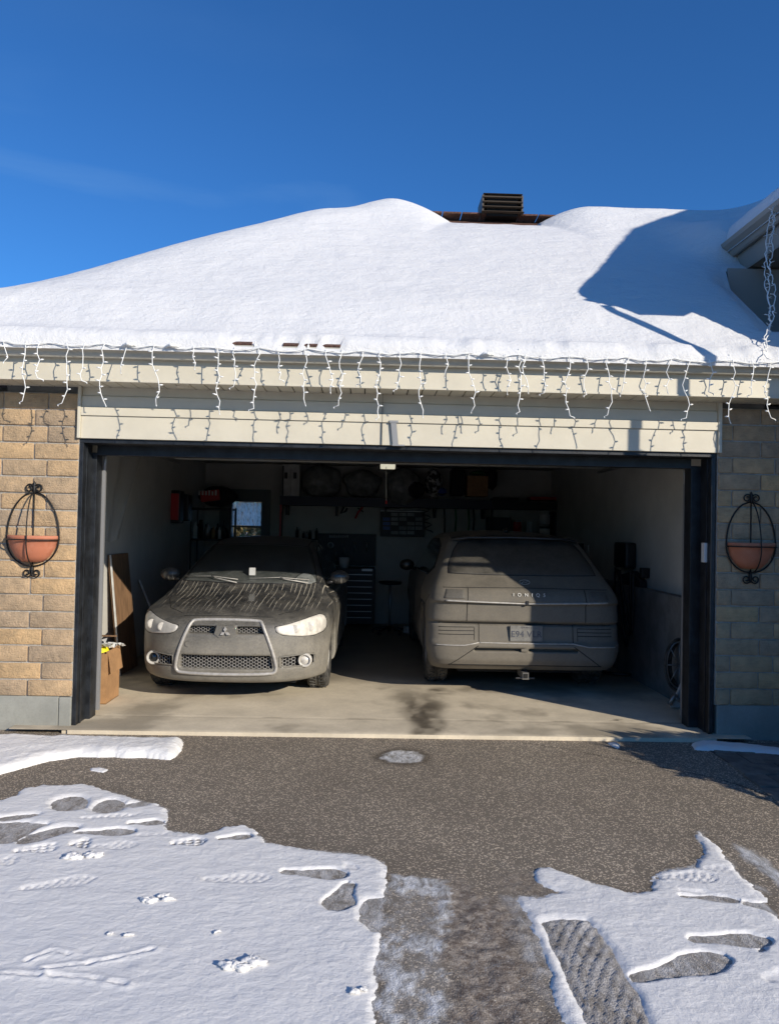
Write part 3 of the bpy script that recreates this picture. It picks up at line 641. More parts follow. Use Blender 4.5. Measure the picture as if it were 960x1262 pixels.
# individually laid shingles that show where the snow is gone
mb = MB(); rg = random.Random(3)
for r in range(4):
    yy = 2.98+r*.125; x = .55+(r % 2)*.1
    while x < 2.35:
        wd = rg.uniform(.17, .26); zz = 2.96+.655*(yy+.45)
        mb.box(x+.004, x+wd-.004, yy, yy+.17, zz+.012, zz+.03+rg.uniform(0, .006), Matrix.Rotation(math.atan(.655), 4, 'X')); x += wd
for x in np.arange(.6, 2.4, .24): mb.box(x, x+.225, RY-.16, RY+.16, RZ+.018, RZ+.04)
mb.build('shingles', 'shingle', roof, bevel=.003)
for (a, b) in ((288, 312), (350, 372), (376, 392), (398, 420)):
    xa, xb = aty(a, 424, -.4)[0], aty(b, 424, -.4)[0]; MB().box(xa, xb, -.458, -.395, 2.980, 2.994, Matrix.Rotation(math.atan(.655), 4, 'X')).build('eave_shingle', 'shingle', roof)
# ridge vent box
vc = aty(616, 262, RY); vx = vc[0]; VT = empty('roof_vent', (vx, RY, RZ), 'brown louvred metal vent box on the snow-free ridge shingles', 'roof vent')
mb = MB(); hw = .245
mb.box(vx-hw+.05, vx+hw-.05, RY-.17, RY+.17, RZ, RZ+.27); mb.build('core', 'dark', VT)
mb = MB()
for i in range(4):
    z = RZ+.03+i*.062; mb.prism([(RY-.24+i*.008, z), (RY-.20, z+.022), (RY+.24-i*.008, z+.022), (RY+.24, z)], 'X', vx-hw-.02+i*.008, vx+hw+.02-i*.008)
mb.build('louvres', 'vent', VT)
for q in (-1, 1): MB().box(vx+q*hw-.01, vx+q*hw+.01, RY-.2, RY+.2, RZ+.02, RZ+.25).build('side_grille', 'vent', VT)
mb = MB(); b = RZ+.262; mb.add([(vx-hw, RY-.22, b), (vx+hw, RY-.22, b), (vx+hw, RY+.22, b), (vx-hw, RY+.22, b), (vx-hw+.12, RY-.1, b+.035), (vx+hw-.12, RY-.1, b+.035), (vx+hw-.12, RY+.1, b+.035), (vx-hw+.12, RY+.1, b+.035)], [(0, 1, 5, 4), (1, 2, 6, 5), (2, 3, 7, 6), (3, 0, 4, 7), (4, 5, 6, 7), (3, 2, 1, 0)]); mb.build('cap', 'vent', VT)

# ------------------------------------------------------------------ house wing to the right
WX, WZ, WP, WRX = 3.70, 4.60, .80, 6.9
HW = empty('house_wing', (0, 0, 0), 'taller wing of the house at upper right with slate siding and snowy overhanging eave', 'house')
def wroof(X): return np.minimum(WZ+WP*(X-WX), WZ+WP*(WRX-WX)-WP*(X-WRX))
mb = MB(); WY0, WY1 = -1.52, 9.
pr = [(WX, WZ), (WRX, WZ+WP*(WRX-WX)), (2*WRX-WX, WZ), (2*WRX-WX, WZ-.16), (WRX, WZ+WP*(WRX-WX)-.18), (WX, WZ-.16)]
mb.prism(pr, 'Y', WY0, WY1); mb.build('roof', 'shingle', HW)
mb = MB(); mb.box(3.682, 3.697, WY0, WY1, 4.285, 4.60).box(3.684, 4.05, WY0, WY1, 4.27, 4.284); mb.build('eave_trim', 'wingtrim', HW)
mb = MB(); y = WY0
while y < 6: mb.box(3.76, 4.05, y, y+.006, 4.274, 4.28); y += .15
mb.build('soffit_ribs', 'iron', HW)
pf = [(3.68, 4.62), (3.68, 4.47), (3.64, 4.465), (3.625, 4.48), (3.615, 4.52), (3.59, 4.545), (3.565, 4.575), (3.56, 4.62), (3.57, 4.625)]
MB().prism(pf, 'Y', WY0, WY1).build('gutter', 'wingtrim', HW)
MB().box(3.465, 4.06, 1.26, 1.285, 2.75, 4.25).build('siding', 'siding', HW)
MB().box(3.2, 4.06, -.1, 3, 2.72, 2.79).build('flat_roof', 'vent', HW)
mb = MB(); z = 2.75
while z < 4.28: mb.prism([(4.05, z), (4.035, z+.003), (4.05, z+.10), (4.06, z+.10), (4.06, z)], 'Y', -1.34, 7.5); z += .102
mb.build('siding', 'siding', HW)
mb = MB(); mb.prism([(4.06, -.2), (4.06, 4.30), (6.9, 6.75), (9.7, 4.30), (9.7, -.2)], 'Y', -1.35, -1.2); mb.box(4.06, 4.2, -1.2, 7.5, -.2, 4.35); mb.build('wall', 'mortar', HW)
dsx, dsy = 3.64, -1.61
MB().tube([(dsx, dsy+.05, 4.5), (dsx, dsy, 4.40), (dsx, dsy, 3.15), (dsx+.2, dsy+.12, 2.95), (4.0, -1.32, 2.85), (4.0, -1.32, 2.75)], .036, seg=8).build('downspout', 'cream_gutter', HW)

# ------------------------------------------------------------------ roof snow
X, Y, Q = grid(-4.24, 7.0, -.47, 5.0, .035)
def bil(a, b): return a
g = groof(X, Y)
# soften the hip and ridge creases the way settled snow does
def soft(X, Y):
    f = 2.96+.655*(Y+.45); b = RZ-.655*(Y-RY); l = 2.96+.655*(X+4.2)
    def sm(a, b, k): h = np.clip(.5+.5*(b-a)/k, 0, 1); return b*(1-h)+a*h-k*h*(1-h)
    return sm(sm(f, b, .35), l, .6)
T = .155+.04*(vnoise(X, Y, .7, 91, 3)-.5)+.012*(vnoise(X, Y, 3.5, 92, 4)-.5)+.006*(vnoise(X, Y, 10, 90, 3)-.5)
T = T*(.34+.66*sstep(-.40, .25, Y+.2*(vnoise(X, Y*0, 1.3, 93)-.5)))*(.35+.65*sstep(-.475, -.40, Y))
T = T+.13*np.exp(-((X+.85)/.75)**2-((Y-2.85)/.8)**2)+.05*np.exp(-((X-.15)/.42)**2-((Y-3.5)/.45)**2)+.12*np.exp(-((X+1.9)/1.2)**2-((Y-1.9)/1.0)**2)+.03*np.exp(-((X+.5)/.5)**2-((Y-3.2)/.6)**2)
T = T+.02*sstep(2.10, 2.6, X)*sstep(2.7, 3.5, Y)+.10*np.exp(-((Y-3.4)/.5)**2)*sstep(-.5, .3, X)
T = T+.03*sstep(.3, .5, vnoise(X, Y*0, 5, 94))*np.exp(-((Y+.42)/.06)**2)+.07*np.exp(-((X+3.4)/.5)**2-((Y-.1)/.4)**2)*vnoise(X, Y, 6, 97)
hole = np.minimum(np.minimum(X-.92, 2.02-X)*2.6, Y-3.24+.05*(vnoise(X, Y, 5, 95)-.5))
q_ = .03-hole*.22; h_ = np.clip(.5+.5*(q_-T)/.16, 0, 1); T = q_*(1-h_)+T*h_-.16*h_*(1-h_); T = np.where(hole > 0, -.15, T)
H = np.where(T > 0, np.maximum(soft(X, Y), g-.25)+T, g-.15)
for (a, b) in ((288, 316), (350, 372), (376, 392), (398, 420)):
    xa, xb = aty(a, 424, -.4)[0], aty(b, 424, -.4)[0]
    H = np.where((X > xa) & (X < xb) & (Y < -.40), g+.0, H)
we = WZ+WP*(X-WX); fill = (we+.26-H); wgt = sstep(4.35, 4.75, H)*sstep(2.8, 3.75, X)
k = .5; hh = np.clip(.5+.5*((we+.24)-H)/k, 0, 1); Hs = (we+.24)*hh+H*(1-hh)+k*hh*(1-hh)
H = H*(1-wgt)+np.minimum(Hs, H+.9)*wgt*1
H = H+.17*np.exp(-((X-3.55)/.28)**2)*sstep(4.35, 4.7, H)*sstep(5.6, 4.9, H)
xl = np.interp(Y, [-.08, .98, 1.30, 1.48], [3.24, 3.36, 3.46, 4.5]); cut = np.where(Y > -.10, X-xl, -1.)
cut = np.minimum(cut, (Y+.02)*1.2); inn = sstep(-.28, 0, cut)*(Y > -.3)
X = np.where((cut > 0) & (cut < .05) & (X-xl < .05) & (Y < 1.3), X-cut, X); H = H-(H-g-.015)*inn**2*np.where(Y > 1.3, .0, .75)*sstep(1.45, .9, Y)
V = np.stack([X.ravel(), Y.ravel(), H.ravel()], -1); CUTR = cut.ravel()
# front lip of the sheet turned down onto the gutter, left edge too
def skirt(X, Y, H, V, Q, drop):
    nx, ny = X.shape; idx = np.arange(nx*ny).reshape(nx, ny); bd = np.concatenate([idx[::-1, 0], idx[0, 1:]])
    W = V[bd].copy(); W[:, 2] = drop(W[:, 0], W[:, 1]); W[:, 1] += .01; k = len(V); n = len(bd)
    q = np.stack([bd[:-1], bd[1:], k+np.arange(1, n), k+np.arange(n-1)], -1); return np.vstack([V, W]), np.vstack([Q, q])
V, Q = skirt(X, Y, H, V, Q, lambda x, y: groof(np.asarray(x), np.asarray(y))-.045)
CUTR = np.concatenate([CUTR, np.full(len(V)-len(CUTR), -1.)])
VQ = V[Q]; gq = groof(VQ[:, :, 0], VQ[:, :, 1]); keep = ~((VQ[:, :, 2] < (gq-.12)).all(1)) & ~((VQ[:, :, 0] > 4.04) & (gq < WZ+WP*(VQ[:, :, 0]-WX)-.5)).all(1) & ~((CUTR[Q] > 0) & (VQ[:, :, 1] < 1.5)).all(1)
V, Q, _ = compact(V, Q, keep)
tag(np_mesh('roof_snow', V, Q, 'roofsnow'), 'thick smooth blanket of white snow over the garage roof', 'snow', None, 'stuff')
# wing snow: solid sheet with a rounded overhanging lip
X, Y, Q = grid(3.60, 7.2, -1.55, 8, .05)
T = .24+.05*(vnoise(X, Y, 1.0, 101, 3)-.5)+.02*(vnoise(X, Y, 5, 102, 3)-.5)
ed = np.minimum(X-3.60, Y+1.55); T = T*np.clip(1-(1-np.clip(ed, 0, .16)/.16)**2, .0, 1)**.5
H = wroof(X)+T+.0
V = np.stack([X.ravel(), Y.ravel(), H.ravel()], -1); V, Q = skirt(X, Y, H, V, Q, lambda x, y: wroof(np.asarray(x))+.0)
tag(np_mesh('roof_snow', V, Q, 'roofsnow'), 'shaded snow piled on the eave of the taller wing at upper right', 'snow', None, 'stuff')

# ------------------------------------------------------------------ wall planters
def planter(px, pyt, pyb, pxl, pxr, pyrim, label, lean=0):
    c = aty(px, pyrim, -.06); top = aty(px, pyt, -.06)[2]; bot = aty(px, pyb, -.06)[2]; zr = c[2]; cx = c[0]
    hw = (aty(pxr, pyrim, -.08)[0]-aty(pxl, pyrim, -.08)[0])/2
    t = empty('wall_planter', (cx, 0, zr), label, 'planter', 'iron wall planters on the brick pillars'); mb = MB()
    H1 = top-zr; H2 = zr-bot
    def arc(s, dep):
        pts = []
        for k in range(15):
            u = k/14; z = zr+H1*(.86*(1-u)); x = hw*math.sin(min(1, u**.62)*math.pi/2)**.9; pts.append((cx+s*x, -dep*(u**.8)-.026, z))
        for k in range(1, 13):
            u = k/12; a = u*math.pi/2; pts.append((cx+s*hw*math.cos(a), -dep*math.cos(a)-.026-(.012*(u)), zr-H2*.72*math.sin(a)))
        return pts
    mb.tube(arc(-1, .005), .0065).tube(arc(1, .005), .0065)
    f = []
    for k in range(20):
        u = k/19; z = zr+H1*.86*(1-u)+0; f.append((cx+.012*u, -.026-.15*math.sin(min(1, u**.6)*math.pi/2), z))
    for k in range(1, 9): a = k/8*math.pi/2; f.append((cx+.012, -.162*math.cos(a)-.02, zr-H2*.72*math.sin(a)))
    mb.tube(f, .0055)
    mb.tube([(cx, -.027, zr+H1*.86), (cx, -.027, zr-H2*.75)], .005)
    rim = [(cx+hw*math.cos(a), -.027-.155*abs(math.sin(a)), zr-.006) for a in np.linspace(0, math.pi, 20)]; mb.tube(rim, .0055); mb.tube([rim[0], rim[-1]], .005)
    def scroll(x, z, s, up, r=.045):
        pts = []
        for k in range(26):
            u = k/25; a = math.pi-u*2.7*math.pi; rr = r*(1-.70*u)
            pts.append((x+s*(r*.98+rr*math.cos(a)), -.035, z+up*rr*math.sin(a)))
        return pts
    for s in (-1, 1):
        mb.tube(scroll(cx, zr+H1*.92, s, 1, .036), .0055); mb.tube(scroll(cx, zr-H2*.90, s, -1, .036), .0055)
    mb.blob((cx, -.03, zr+H1*.93), (.014, .012, .05), 1, .1).blob((cx, -.03, zr-H2*.82), (.014, .012, .05), 2, .1)
    mb.tube([(cx, -.03, zr+H1*.96), (cx, -.012, zr+H1)], .004)
    mb.build('iron_frame', 'iron', t)
    pr = [(0.0, -H2*.62), (hw*.42, -H2*.60), (hw*.66, -H2*.46), (hw*.86, -H2*.22), (hw*.93, -.005), (hw*.97, .0), (hw*.97, .025), (hw*.90, .027), (hw*.84, .0), (hw*.60, -H2*.42), (0, -H2*.5)]
    mb = MB(); mb.lathe(pr, (0, 0, 0), seg=28, a0=math.pi, a1=2*math.pi)
    mb.v = [(x+cx, y*.80/ (hw/.19) -.016, z+zr) for x, y, z in mb.v]
    zz = [(r*1., h) for r, h in pr]
    mb.add([(cx-hw*.97, -.0155, zr+.026), (cx+hw*.97, -.0155, zr+.026), (cx+hw*.6, -.0155, zr-H2*.5), (cx-hw*.6, -.0155, zr-H2*.5)], [(0, 1, 2, 3)])
    mb.build('clay_pot', 'terra', t)
    return t
planter(39, 596, 711, 5, 70, 664, 'black iron basket holding a half round clay pot on the sunlit left brick pillar')
planter(927, 609, 719, 896, 957, 673, 'black iron basket holding a half round clay pot on the shaded right brick pillar')

# ------------------------------------------------------------------ icicle lights on the gutter
IL = empty('icicle_light_string', (0, 0, 0), 'white icicle light string clipped along the garage gutter', 'string lights')
drops = [(5, 28), (33, 76), (50, 47), (82, 78), (106, 49), (130, 80), (158, 37), (191, 77), (239, 30), (266, 86), (290, 51), (318, 79), (342, 40), (375, 73), (402, 56), (422, 72), (447, 43), (469, 87), (493, 49), (518, 84), (548, 32), (578, 77), (622, 52), (639, 75), (647, 50), (667, 49), (700, 78), (720, 50), (748, 76), (775, 50), (795, 68), (827, 45), (851, 77), (873, 43), (902, 82), (925, 44), (948, 75), (985, 60), (1010, 40)]
GY = -.472; rg = random.Random(11); wpts = []
def gy(px): return 430+.0205*px
for i in range(0, 108):
    px = -30+i*10; p = aty(px, gy(px), GY); ph = (px/64.) % 1
    wpts.append((p[0], GY-.004+rg.uniform(-.004, .004), 2.945-.020*math.sin(ph*math.pi)+rg.uniform(-.003, .003)))
MB().tube(wpts, .0032, seg=5).build('wire', 'wire', IL)
w2 = [(x, y-.004, z-.004+.006*math.sin(x*37)) for x, y, z in wpts]; MB().tube(w2, .0028, seg=5).build('wire', 'wire', IL)
k = 0
for px in range(-10, 1000, 65):
    p = aty(px, 430, GY); MB().box(p[0]-.008, p[0]+.008, GY+.005, -.45, 2.925, 2.972).box(p[0]-.003, p[0]+.003, -.46, -.454, 2.97, 2.995).build('gutter_clip', 'wire', IL)
for px in (213, 600, 160):
    p = aty(px, gy(px), GY); MB().tube([(p[0]-.05, GY-.01, 2.925), (p[0]-.01, GY-.02, 2.95), (p[0]+.05, GY-.01, 2.935)], .010).blob((p[0], GY-.02, 2.94), (.03, .015, .014), px, .3).build('plug', 'wire', IL)
for px, ln in drops:
    p = aty(px, gy(px)-2, GY); L = ln*5.72/F*.96; pts = []; n = max(4, int(L/.045)); x = p[0]; y = GY-.006; off = 0; mb = MB(); z = 2.945
    side = rg.choice((-1, 1))
    for j in range(n+1):
        u = j/n
        pts.append((x+off, y, z-L*u)); off += rg.uniform(-.028, .028); off *= .85; y = GY-.006-.018*math.sin(u*3+px)*u
        if j and j < n:
            s = side; side = -side
            b0 = Vector(pts[-1]); b1 = b0+Vector((s*rg.uniform(.018, .034), rg.uniform(-.012, .006), rg.uniform(-.006, .012)))
            if rg.random() < .8: mb.tube([b0, (b0+b1)/2, b1], [.0035, .0068, .0020], seg=5)
    if rg.random() < .6: pts.append((pts[-1][0]+rg.choice((-1, 1))*rg.uniform(.02, .045), y, pts[-1][2]-.012))
    mb.tube(pts, .0034, seg=5); mb.tube([pts[-1], (pts[-1][0]+.004, y, pts[-1][2]-.012)], [.005, .002], seg=5)
    mb.build('light_drop', 'wire', IL)
I2 = empty('hanging_light_string', (3.62, .75, 4.6), 'tangled white light string hanging from the upper eave at far right', 'string lights')
def strand(seed, dx):
    rg = random.Random(seed); mb = MB(); A = Vector((3.55+dx*.3, .60+dx, 4.56)); B = Vector((2.965, -.475, 2.96)); pts = []
    n = 46
    for i in range(n+1):
        u = i/n; p = A.lerp(B, u)
        # follows the eave line of sight first, then drops to the gutter end
        p.x += .035*math.sin(u*9+seed)+rg.uniform(-.015, .015); p.y += .05*math.sin(u*7+seed*2); p.z += -.10*math.sin(u*math.pi)+rg.uniform(-.012, .012)
        pts.append(p)
        if i % 3 == 1: q = p+Vector((rg.choice((-1, 1))*.035, rg.uniform(-.02, .02), rg.uniform(-.02, .02))); mb.tube([p, q], [.0045, .002], seg=5)
    mb.tube(pts, .0042, seg=5); return mb
for sd, dx in ((1, 0), (2, .07), (3, -.05)): strand(sd, dx).build('light_strand', 'wire', I2)
# ------------------------------------------------------------------ implicit bodies
def smax(a, b, k): h = np.clip(.5+.5*(a-b)/k, 0, 1); return b*(1-h)+a*h+k*h*(1-h)
def smin(a, b, k): return -smax(-a, -b, k)
def surface_nets(f, lo, hi, h):
    """polygonise f(x,y,z)=0 (negative inside) with vertices relaxed onto the surface"""
    ax = [np.arange(lo[i], hi[i]+h, h) for i in range(3)]; n = [len(a) for a in ax]
    G = np.empty(n, np.float32)
    for i in range(n[0]):
        Y, Z = np.meshgrid(ax[1], ax[2], indexing='ij'); G[i] = f(np.full(Y.shape, ax[0][i]), Y, Z)
    s = G < 0; cnt = np.zeros([q-1 for q in n], np.int8)
    for dx in (0, 1):
        for dy in (0, 1):
            for dz in (0, 1): cnt += s[dx:n[0]-1+dx, dy:n[1]-1+dy, dz:n[2]-1+dz]
    act = (cnt > 0) & (cnt < 8); I = np.argwhere(act); idx = np.full(act.shape, -1, np.int64); idx[act] = np.arange(len(I))
    P = np.zeros((len(I), 3)); W = np.zeros(len(I))
    C = [(a, b, c) for a in (0, 1) for b in (0, 1) for c in (0, 1)]
    for a in C:
        for ax_ in range(3):
            if a[ax_] == 1: continue
            b = list(a); b[ax_] = 1; va = G[I[:, 0]+a[0], I[:, 1]+a[1], I[:, 2]+a[2]]; vb = G[I[:, 0]+b[0], I[:, 1]+b[1], I[:, 2]+b[2]]
            m = (va < 0) != (vb < 0); t = np.where(m, va/(va-vb+1e-20), 0)
            q = np.tile(np.array(a, float), (len(I), 1)); q[:, ax_] = t; P += q*m[:, None]; W += m
    P = (P/W[:, None]+I)*h+np.array(lo)
    V = project(f, P, 3, h*.5)
    F = []
    for ax_ in range(3):
        o = [q for q in range(3) if q != ax_]; sl0 = [slice(None)]*3; sl1 = [slice(None)]*3; sl0[ax_] = slice(0, -1); sl1[ax_] = slice(1, None)
        a = s[tuple(sl0)]; b = s[tuple(sl1)]; E = np.argwhere(a != b)
        m = (E[:, o[0]] > 0) & (E[:, o[1]] > 0) & (E[:, o[0]] < n[o[0]]-1) & (E[:, o[1]] < n[o[1]]-1); E = E[m]
        def c(d0, d1): q = E.copy(); q[:, o[0]] -= d0; q[:, o[1]] -= d1; return idx[q[:, 0], q[:, 1], q[:, 2]]
        q = np.stack([c(1, 1), c(0, 1), c(0, 0), c(1, 0)], -1); flip = a[E[:, 0], E[:, 1], E[:, 2]]
        if ax_ == 1: flip = ~flip
        q[~flip] = q[~flip][:, ::-1]; F.append(q)
    F = np.concatenate(F); F = F[(F >= 0).all(1)]
    return V, F
def project(f, P, it, mx):
    e = 2e-3; P = P.copy()
    for _ in range(it):
        x, y, z = P.T; v = f(x, y, z)
        g = np.stack([f(x+e, y, z)-f(x-e, y, z), f(x, y+e, z)-f(x, y-e, z), f(x, y, z+e)-f(x, y, z-e)], -1)/(2*e)
        st = -(v/(np.maximum((g*g).sum(1), 1e-3)))[:, None]*g; ln = np.linalg.norm(st, axis=1, keepdims=True); st *= np.minimum(1, mx/np.maximum(ln, 1e-9)); P += st
    return P
def march(f, O, D, tmax=3., step=.012):
    """first hit of rays O + t D with the body"""
    O = np.asarray(O, float); D = np.broadcast_to(np.asarray(D, float), O.shape); hit = np.full(len(O), np.nan); prev = f(*O.T)
    ts = np.arange(step, tmax, step)
    for t in ts:
        P = O+D*t; v = f(*P.T); m = np.isnan(hit) & (v < 0) & (prev >= 0)
        if m.any():
            a = np.full(m.sum(), t-step); b = np.full(m.sum(), t)
            for _ in range(12):
                c = (a+b)/2; vc = f(*(O[m]+D[m]*c[:, None]).T); a = np.where(vc > 0, c, a); b = np.where(vc > 0, b, c)
            hit[m] = a
        prev = v
        if not np.isnan(hit).any(): break
    bad = np.isnan(hit)
    if bad.any(): hit[bad] = np.nanmedian(hit) if (~bad).any() else 0
    return O+D*hit[:, None]
VIEW = {'F': (0, 1, 0), 'L': (1, 0, 0), 'R': (-1, 0, 0), 'T': (0, 0, -1)}
def lift(view, pts):
    p = np.asarray(pts, float)
    if view == 'F': return np.stack([p[:, 0], np.full(len(p), -.4), p[:, 1]], -1)
    if view == 'L': return np.stack([np.full(len(p), -1.3), p[:, 0], p[:, 1]], -1)
    if view == 'R': return np.stack([np.full(len(p), 1.3), p[:, 0], p[:, 1]], -1)
    return np.stack([p[:, 0], p[:, 1], np.full(len(p), 2.2)], -1)
def dens(poly, h=.03, closed=True):
    out = []; n = len(poly)
    for i in range(n if closed else n-1):
        a = np.array(poly[i], float); b = np.array(poly[(i+1) % n], float); k = max(1, int(np.ceil(np.linalg.norm(b-a)/h)))
        out += [tuple(a+(b-a)*j/k) for j in range(k)]
    if not closed: out.append(tuple(poly[-1]))
    return out
def patch(f, view, poly, name, material, parent, T, proud=.004, rings=8, h=.03, sm=0, depth=.012):
    """a thin shaped shell lying on the body: outline given in a side, front or top view"""
    if sm: poly = chaikin([tuple(p) for p in poly], sm)
    P = np.array(dens(poly, h)); c = P.mean(0); n = len(P); D = np.array(VIEW[view], float)
    us = [1-(k/rings) for k in range(rings)]
    pts = np.concatenate([c+(P-c)*u for u in us]+[c[None]]); S3 = march(f, lift(view, pts), D)
    base = S3.copy(); S3 = S3-D*proud; rim = base[:n]+D*depth
    V = np.vstack([rim, S3]); F = []
    def fc(a, b, c_, d): F.append((a, b, c_, d))
    for k in range(rings):
        for i in range(n):
            j = (i+1) % n; fc(k*n+i, k*n+j, (k+1)*n+j, (k+1)*n+i)
    me_v = [tuple(v) for v in V]; mb = MB(); tri = [(rings*n+i, rings*n+(i+1) % n, (rings+1)*n) for i in range(n)]
    mb.add(me_v, F+tri, True); return finish(mb, name, material, parent, T)
def ribbon(f, view, line, r, name, material, parent, T, closed=False, proud=0., h=.03, seg=5, mb=None):
    P = np.array(dens(line, h, closed)); D = np.array(VIEW[view], float); S3 = march(f, lift(view, P), D)-D*proud
    own = mb is None; mb = mb or MB(); mb.tube([tuple(p) for p in S3], r, seg=seg, closed=closed)
    return finish(mb, name, material, parent, T) if own else mb
def finish(mb, name, material, parent, T):
    mb.v = [tuple(T @ Vector(v)) for v in mb.v]; return mb.build(name, material, parent)
def mirror(poly): return [(-x, z) for x, z in poly]
def wheel(parent, T, cx, cy, cz, r, wd, side, steer=0, spokes=5):
    """tyre, rim and hub with the outer face on +side of x"""
    R_ = T @ Matrix.Translation((cx, cy, cz)) @ Matrix.Rotation(steer, 4, 'Z')
    def fin(mb, name, m, p): return finish(mb, name, m, p, R_)
    h = wd/2; prof = [(r*.62, -h*.8), (r*.80, -h*.98), (r*.95, -h*.92), (r*.995, -h*.7), (r, -h*.35), (r*.985, -h*.33), (r*.985, -h*.27), (r, -h*.25), (r, -.006), (r*.985, -.004), (r*.985, .004), (r, .006), (r, h*.25), (r*.985, h*.27), (r*.985, h*.33), (r, h*.35), (r*.995, h*.7), (r*.95, h*.92), (r*.80, h*.98), (r*.62, h*.8)]
    w_ = empty('wheel', OFF[parent]); w_.parent = parent; w_.location = (0, 0, 0)
    mb = MB(); mb.lathe(prof, axis='X', seg=40)
    for k in range(40):
        a = 2*math.pi*k/40
        for s_ in (-1, 1): mb.box(s_*h*.5-.03, s_*h*.5+.03, -.006, .006, r-.004, r+.006, Matrix.Rotation(a+s_*.05, 4, 'X') @ Matrix.Rotation(s_*.4, 4, 'Z'), (0, 0, 0))
    # tyre lugs are rotated about the axle
    fin(mb, 'tyre', 'rubber', w_)
    mb = MB(); rr = r*.66; mb.lathe([(rr, side*h*.82), (rr*.95, side*h*.78), (rr*.93, side*h*.3), (0, side*h*.2)], axis='X', seg=36)
    for k in range(spokes):
        a = 2*math.pi*k/spokes; mb.box(side*h*.45-.015, side*h*.45+.02, -.035, .035, .02, rr*.96, Matrix.Rotation(a, 4, 'X'), (0, 0, 0))
    mb.lathe([(0, side*h*.75), (.05, side*h*.72), (.065, side*h*.4)], axis='X', seg=16)
    fin(mb, 'rim', 'chrome', w_)
    return w_

# ------------------------------------------------------------------ sedan (nose towards the street)
def sedan_low(x, y, z):
    ax = np.abs(x); g = .55*(z-.52)**2+.02*np.clip(z-.62, 0, 1)
    yy = np.clip(y-g, -1, 9); Lf = .84
    a = np.clip(ax/.905, 0, 3); b = np.clip((Lf-yy)/Lf, 0, 3); Fp = (a**3.0+b**2.3)**(1/2.6)-1
    b2 = np.clip((yy-3.75)/.82, 0, 3); Rp = (a**3.+b2**2.6)**(1/2.8)-1; fp = np.maximum(Fp, Rp)*.85
    fp = fp+.16*np.clip(z-.72, 0, 1)**1.0*sstep(.3, 1.2, y)+.30*np.clip(.30-z, 0, 1)**1.2
    zt = np.interp(y, ZT_Y, ZT_Z)-.105*(ax/.88)**2.2+.020*np.exp(-((ax-.70)/.12)**2)*sstep(.2, .9, y)+.010*np.exp(-((ax-.36)/.05)**2)*sstep(.2, .6, y)
    f = smax(fp, (z-zt)*.9, .05); f = smax(f, (.185+.02*np.clip(y-.2, 0, 1)-z), .05)
    return f
ZT_Y = np.linspace(-.4, 5, 300)
_zz = np.interp(ZT_Y, [-.4, 0, .08, .16, .3, .5, .8, 1.1, 1.3, 2, 3.6, 4, 4.35, 4.57, 5], [.60, .70, .765, .80, .835, .875, .92, .965, .985, 1.0, 1.06, 1.075, 1.07, 1.02, .9])
kk = np.exp(-np.linspace(-2, 2, 13)**2); ZT_Z = np.convolve(np.pad(_zz, 6, 'edge'), kk/kk.sum(), 'valid')
def sedan_cab(x, y, z):
    ax = np.abs(x); side = (ax-(.795-.47*np.clip(z-.95, -.2, 1)))*.9
    ws = (z-1.0-.435*(y-.36*ax**2-1.03))*.91; rg_ = (z-1.08-.44*(4.05-.2*ax**2-y))*.91
    rf = z-(1.485-.055*(ax/.6)**2-.045*(y-2.55)**2)
    return np.maximum(smax(smax(smax(side, ws, .06), rg_, .10), rf, .10), .90-z)
def sedan(x, y, z):
    f = smin(sedan_low(x, y, z), sedan_cab(x, y, z), .045); ax = np.abs(x)
    for cy in (.945, 3.58):
        arch = np.maximum(np.hypot(y-cy, z-.33)-.355, .60-ax); f = smax(f, -arch, .012)
    # grille mouths, fog pockets
    def boxp(a, b, c): return np.maximum(np.maximum(a, b), c)
    lo = boxp(np.abs(z-.383)-.060, ax-(.405-.10*(z-.38)), y-.16); f = smax(f, -lo, .008)
    up = boxp(np.abs(z-(.668+.02*0))-.030, ax-(.335+.0*z), y-.17); up = np.maximum(up, .095-ax-.0*z); f = smax(f, -up, .008)
    fg = boxp(np.abs(z-(.385))-.048+.03*np.clip(.60-ax, 0, 1), np.abs(ax-.625)-.135, y-.37); f = smax(f, -fg, .008)
    return f
SX, SY, SZ = -1.255, .72, .02
ST = Matrix.Translation((SX, SY, SZ)) @ Matrix.Rotation(R(-1.0), 4, 'Z')
SD = empty('sedan_car', (SX, SY, SZ), 'dusty dark grey sedan parked nose out on the left, with big trapezoid grille', 'car')
V, Q = surface_nets(sedan, (-1.0, -.1, .1), (1.0, 4.75, 1.6), .018)
V = (np.array(ST) @ np.c_[V, np.ones(len(V))].T).T[:, :3]
np_mesh('body', V, Q, 'sedanpaint', SD)
# inner dark cavity so the openings read deep
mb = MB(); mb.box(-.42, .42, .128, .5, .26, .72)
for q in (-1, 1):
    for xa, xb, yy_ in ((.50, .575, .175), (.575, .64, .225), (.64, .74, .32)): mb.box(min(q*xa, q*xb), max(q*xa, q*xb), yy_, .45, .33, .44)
finish(mb, 'inner_cavity', 'dark', SD, ST)
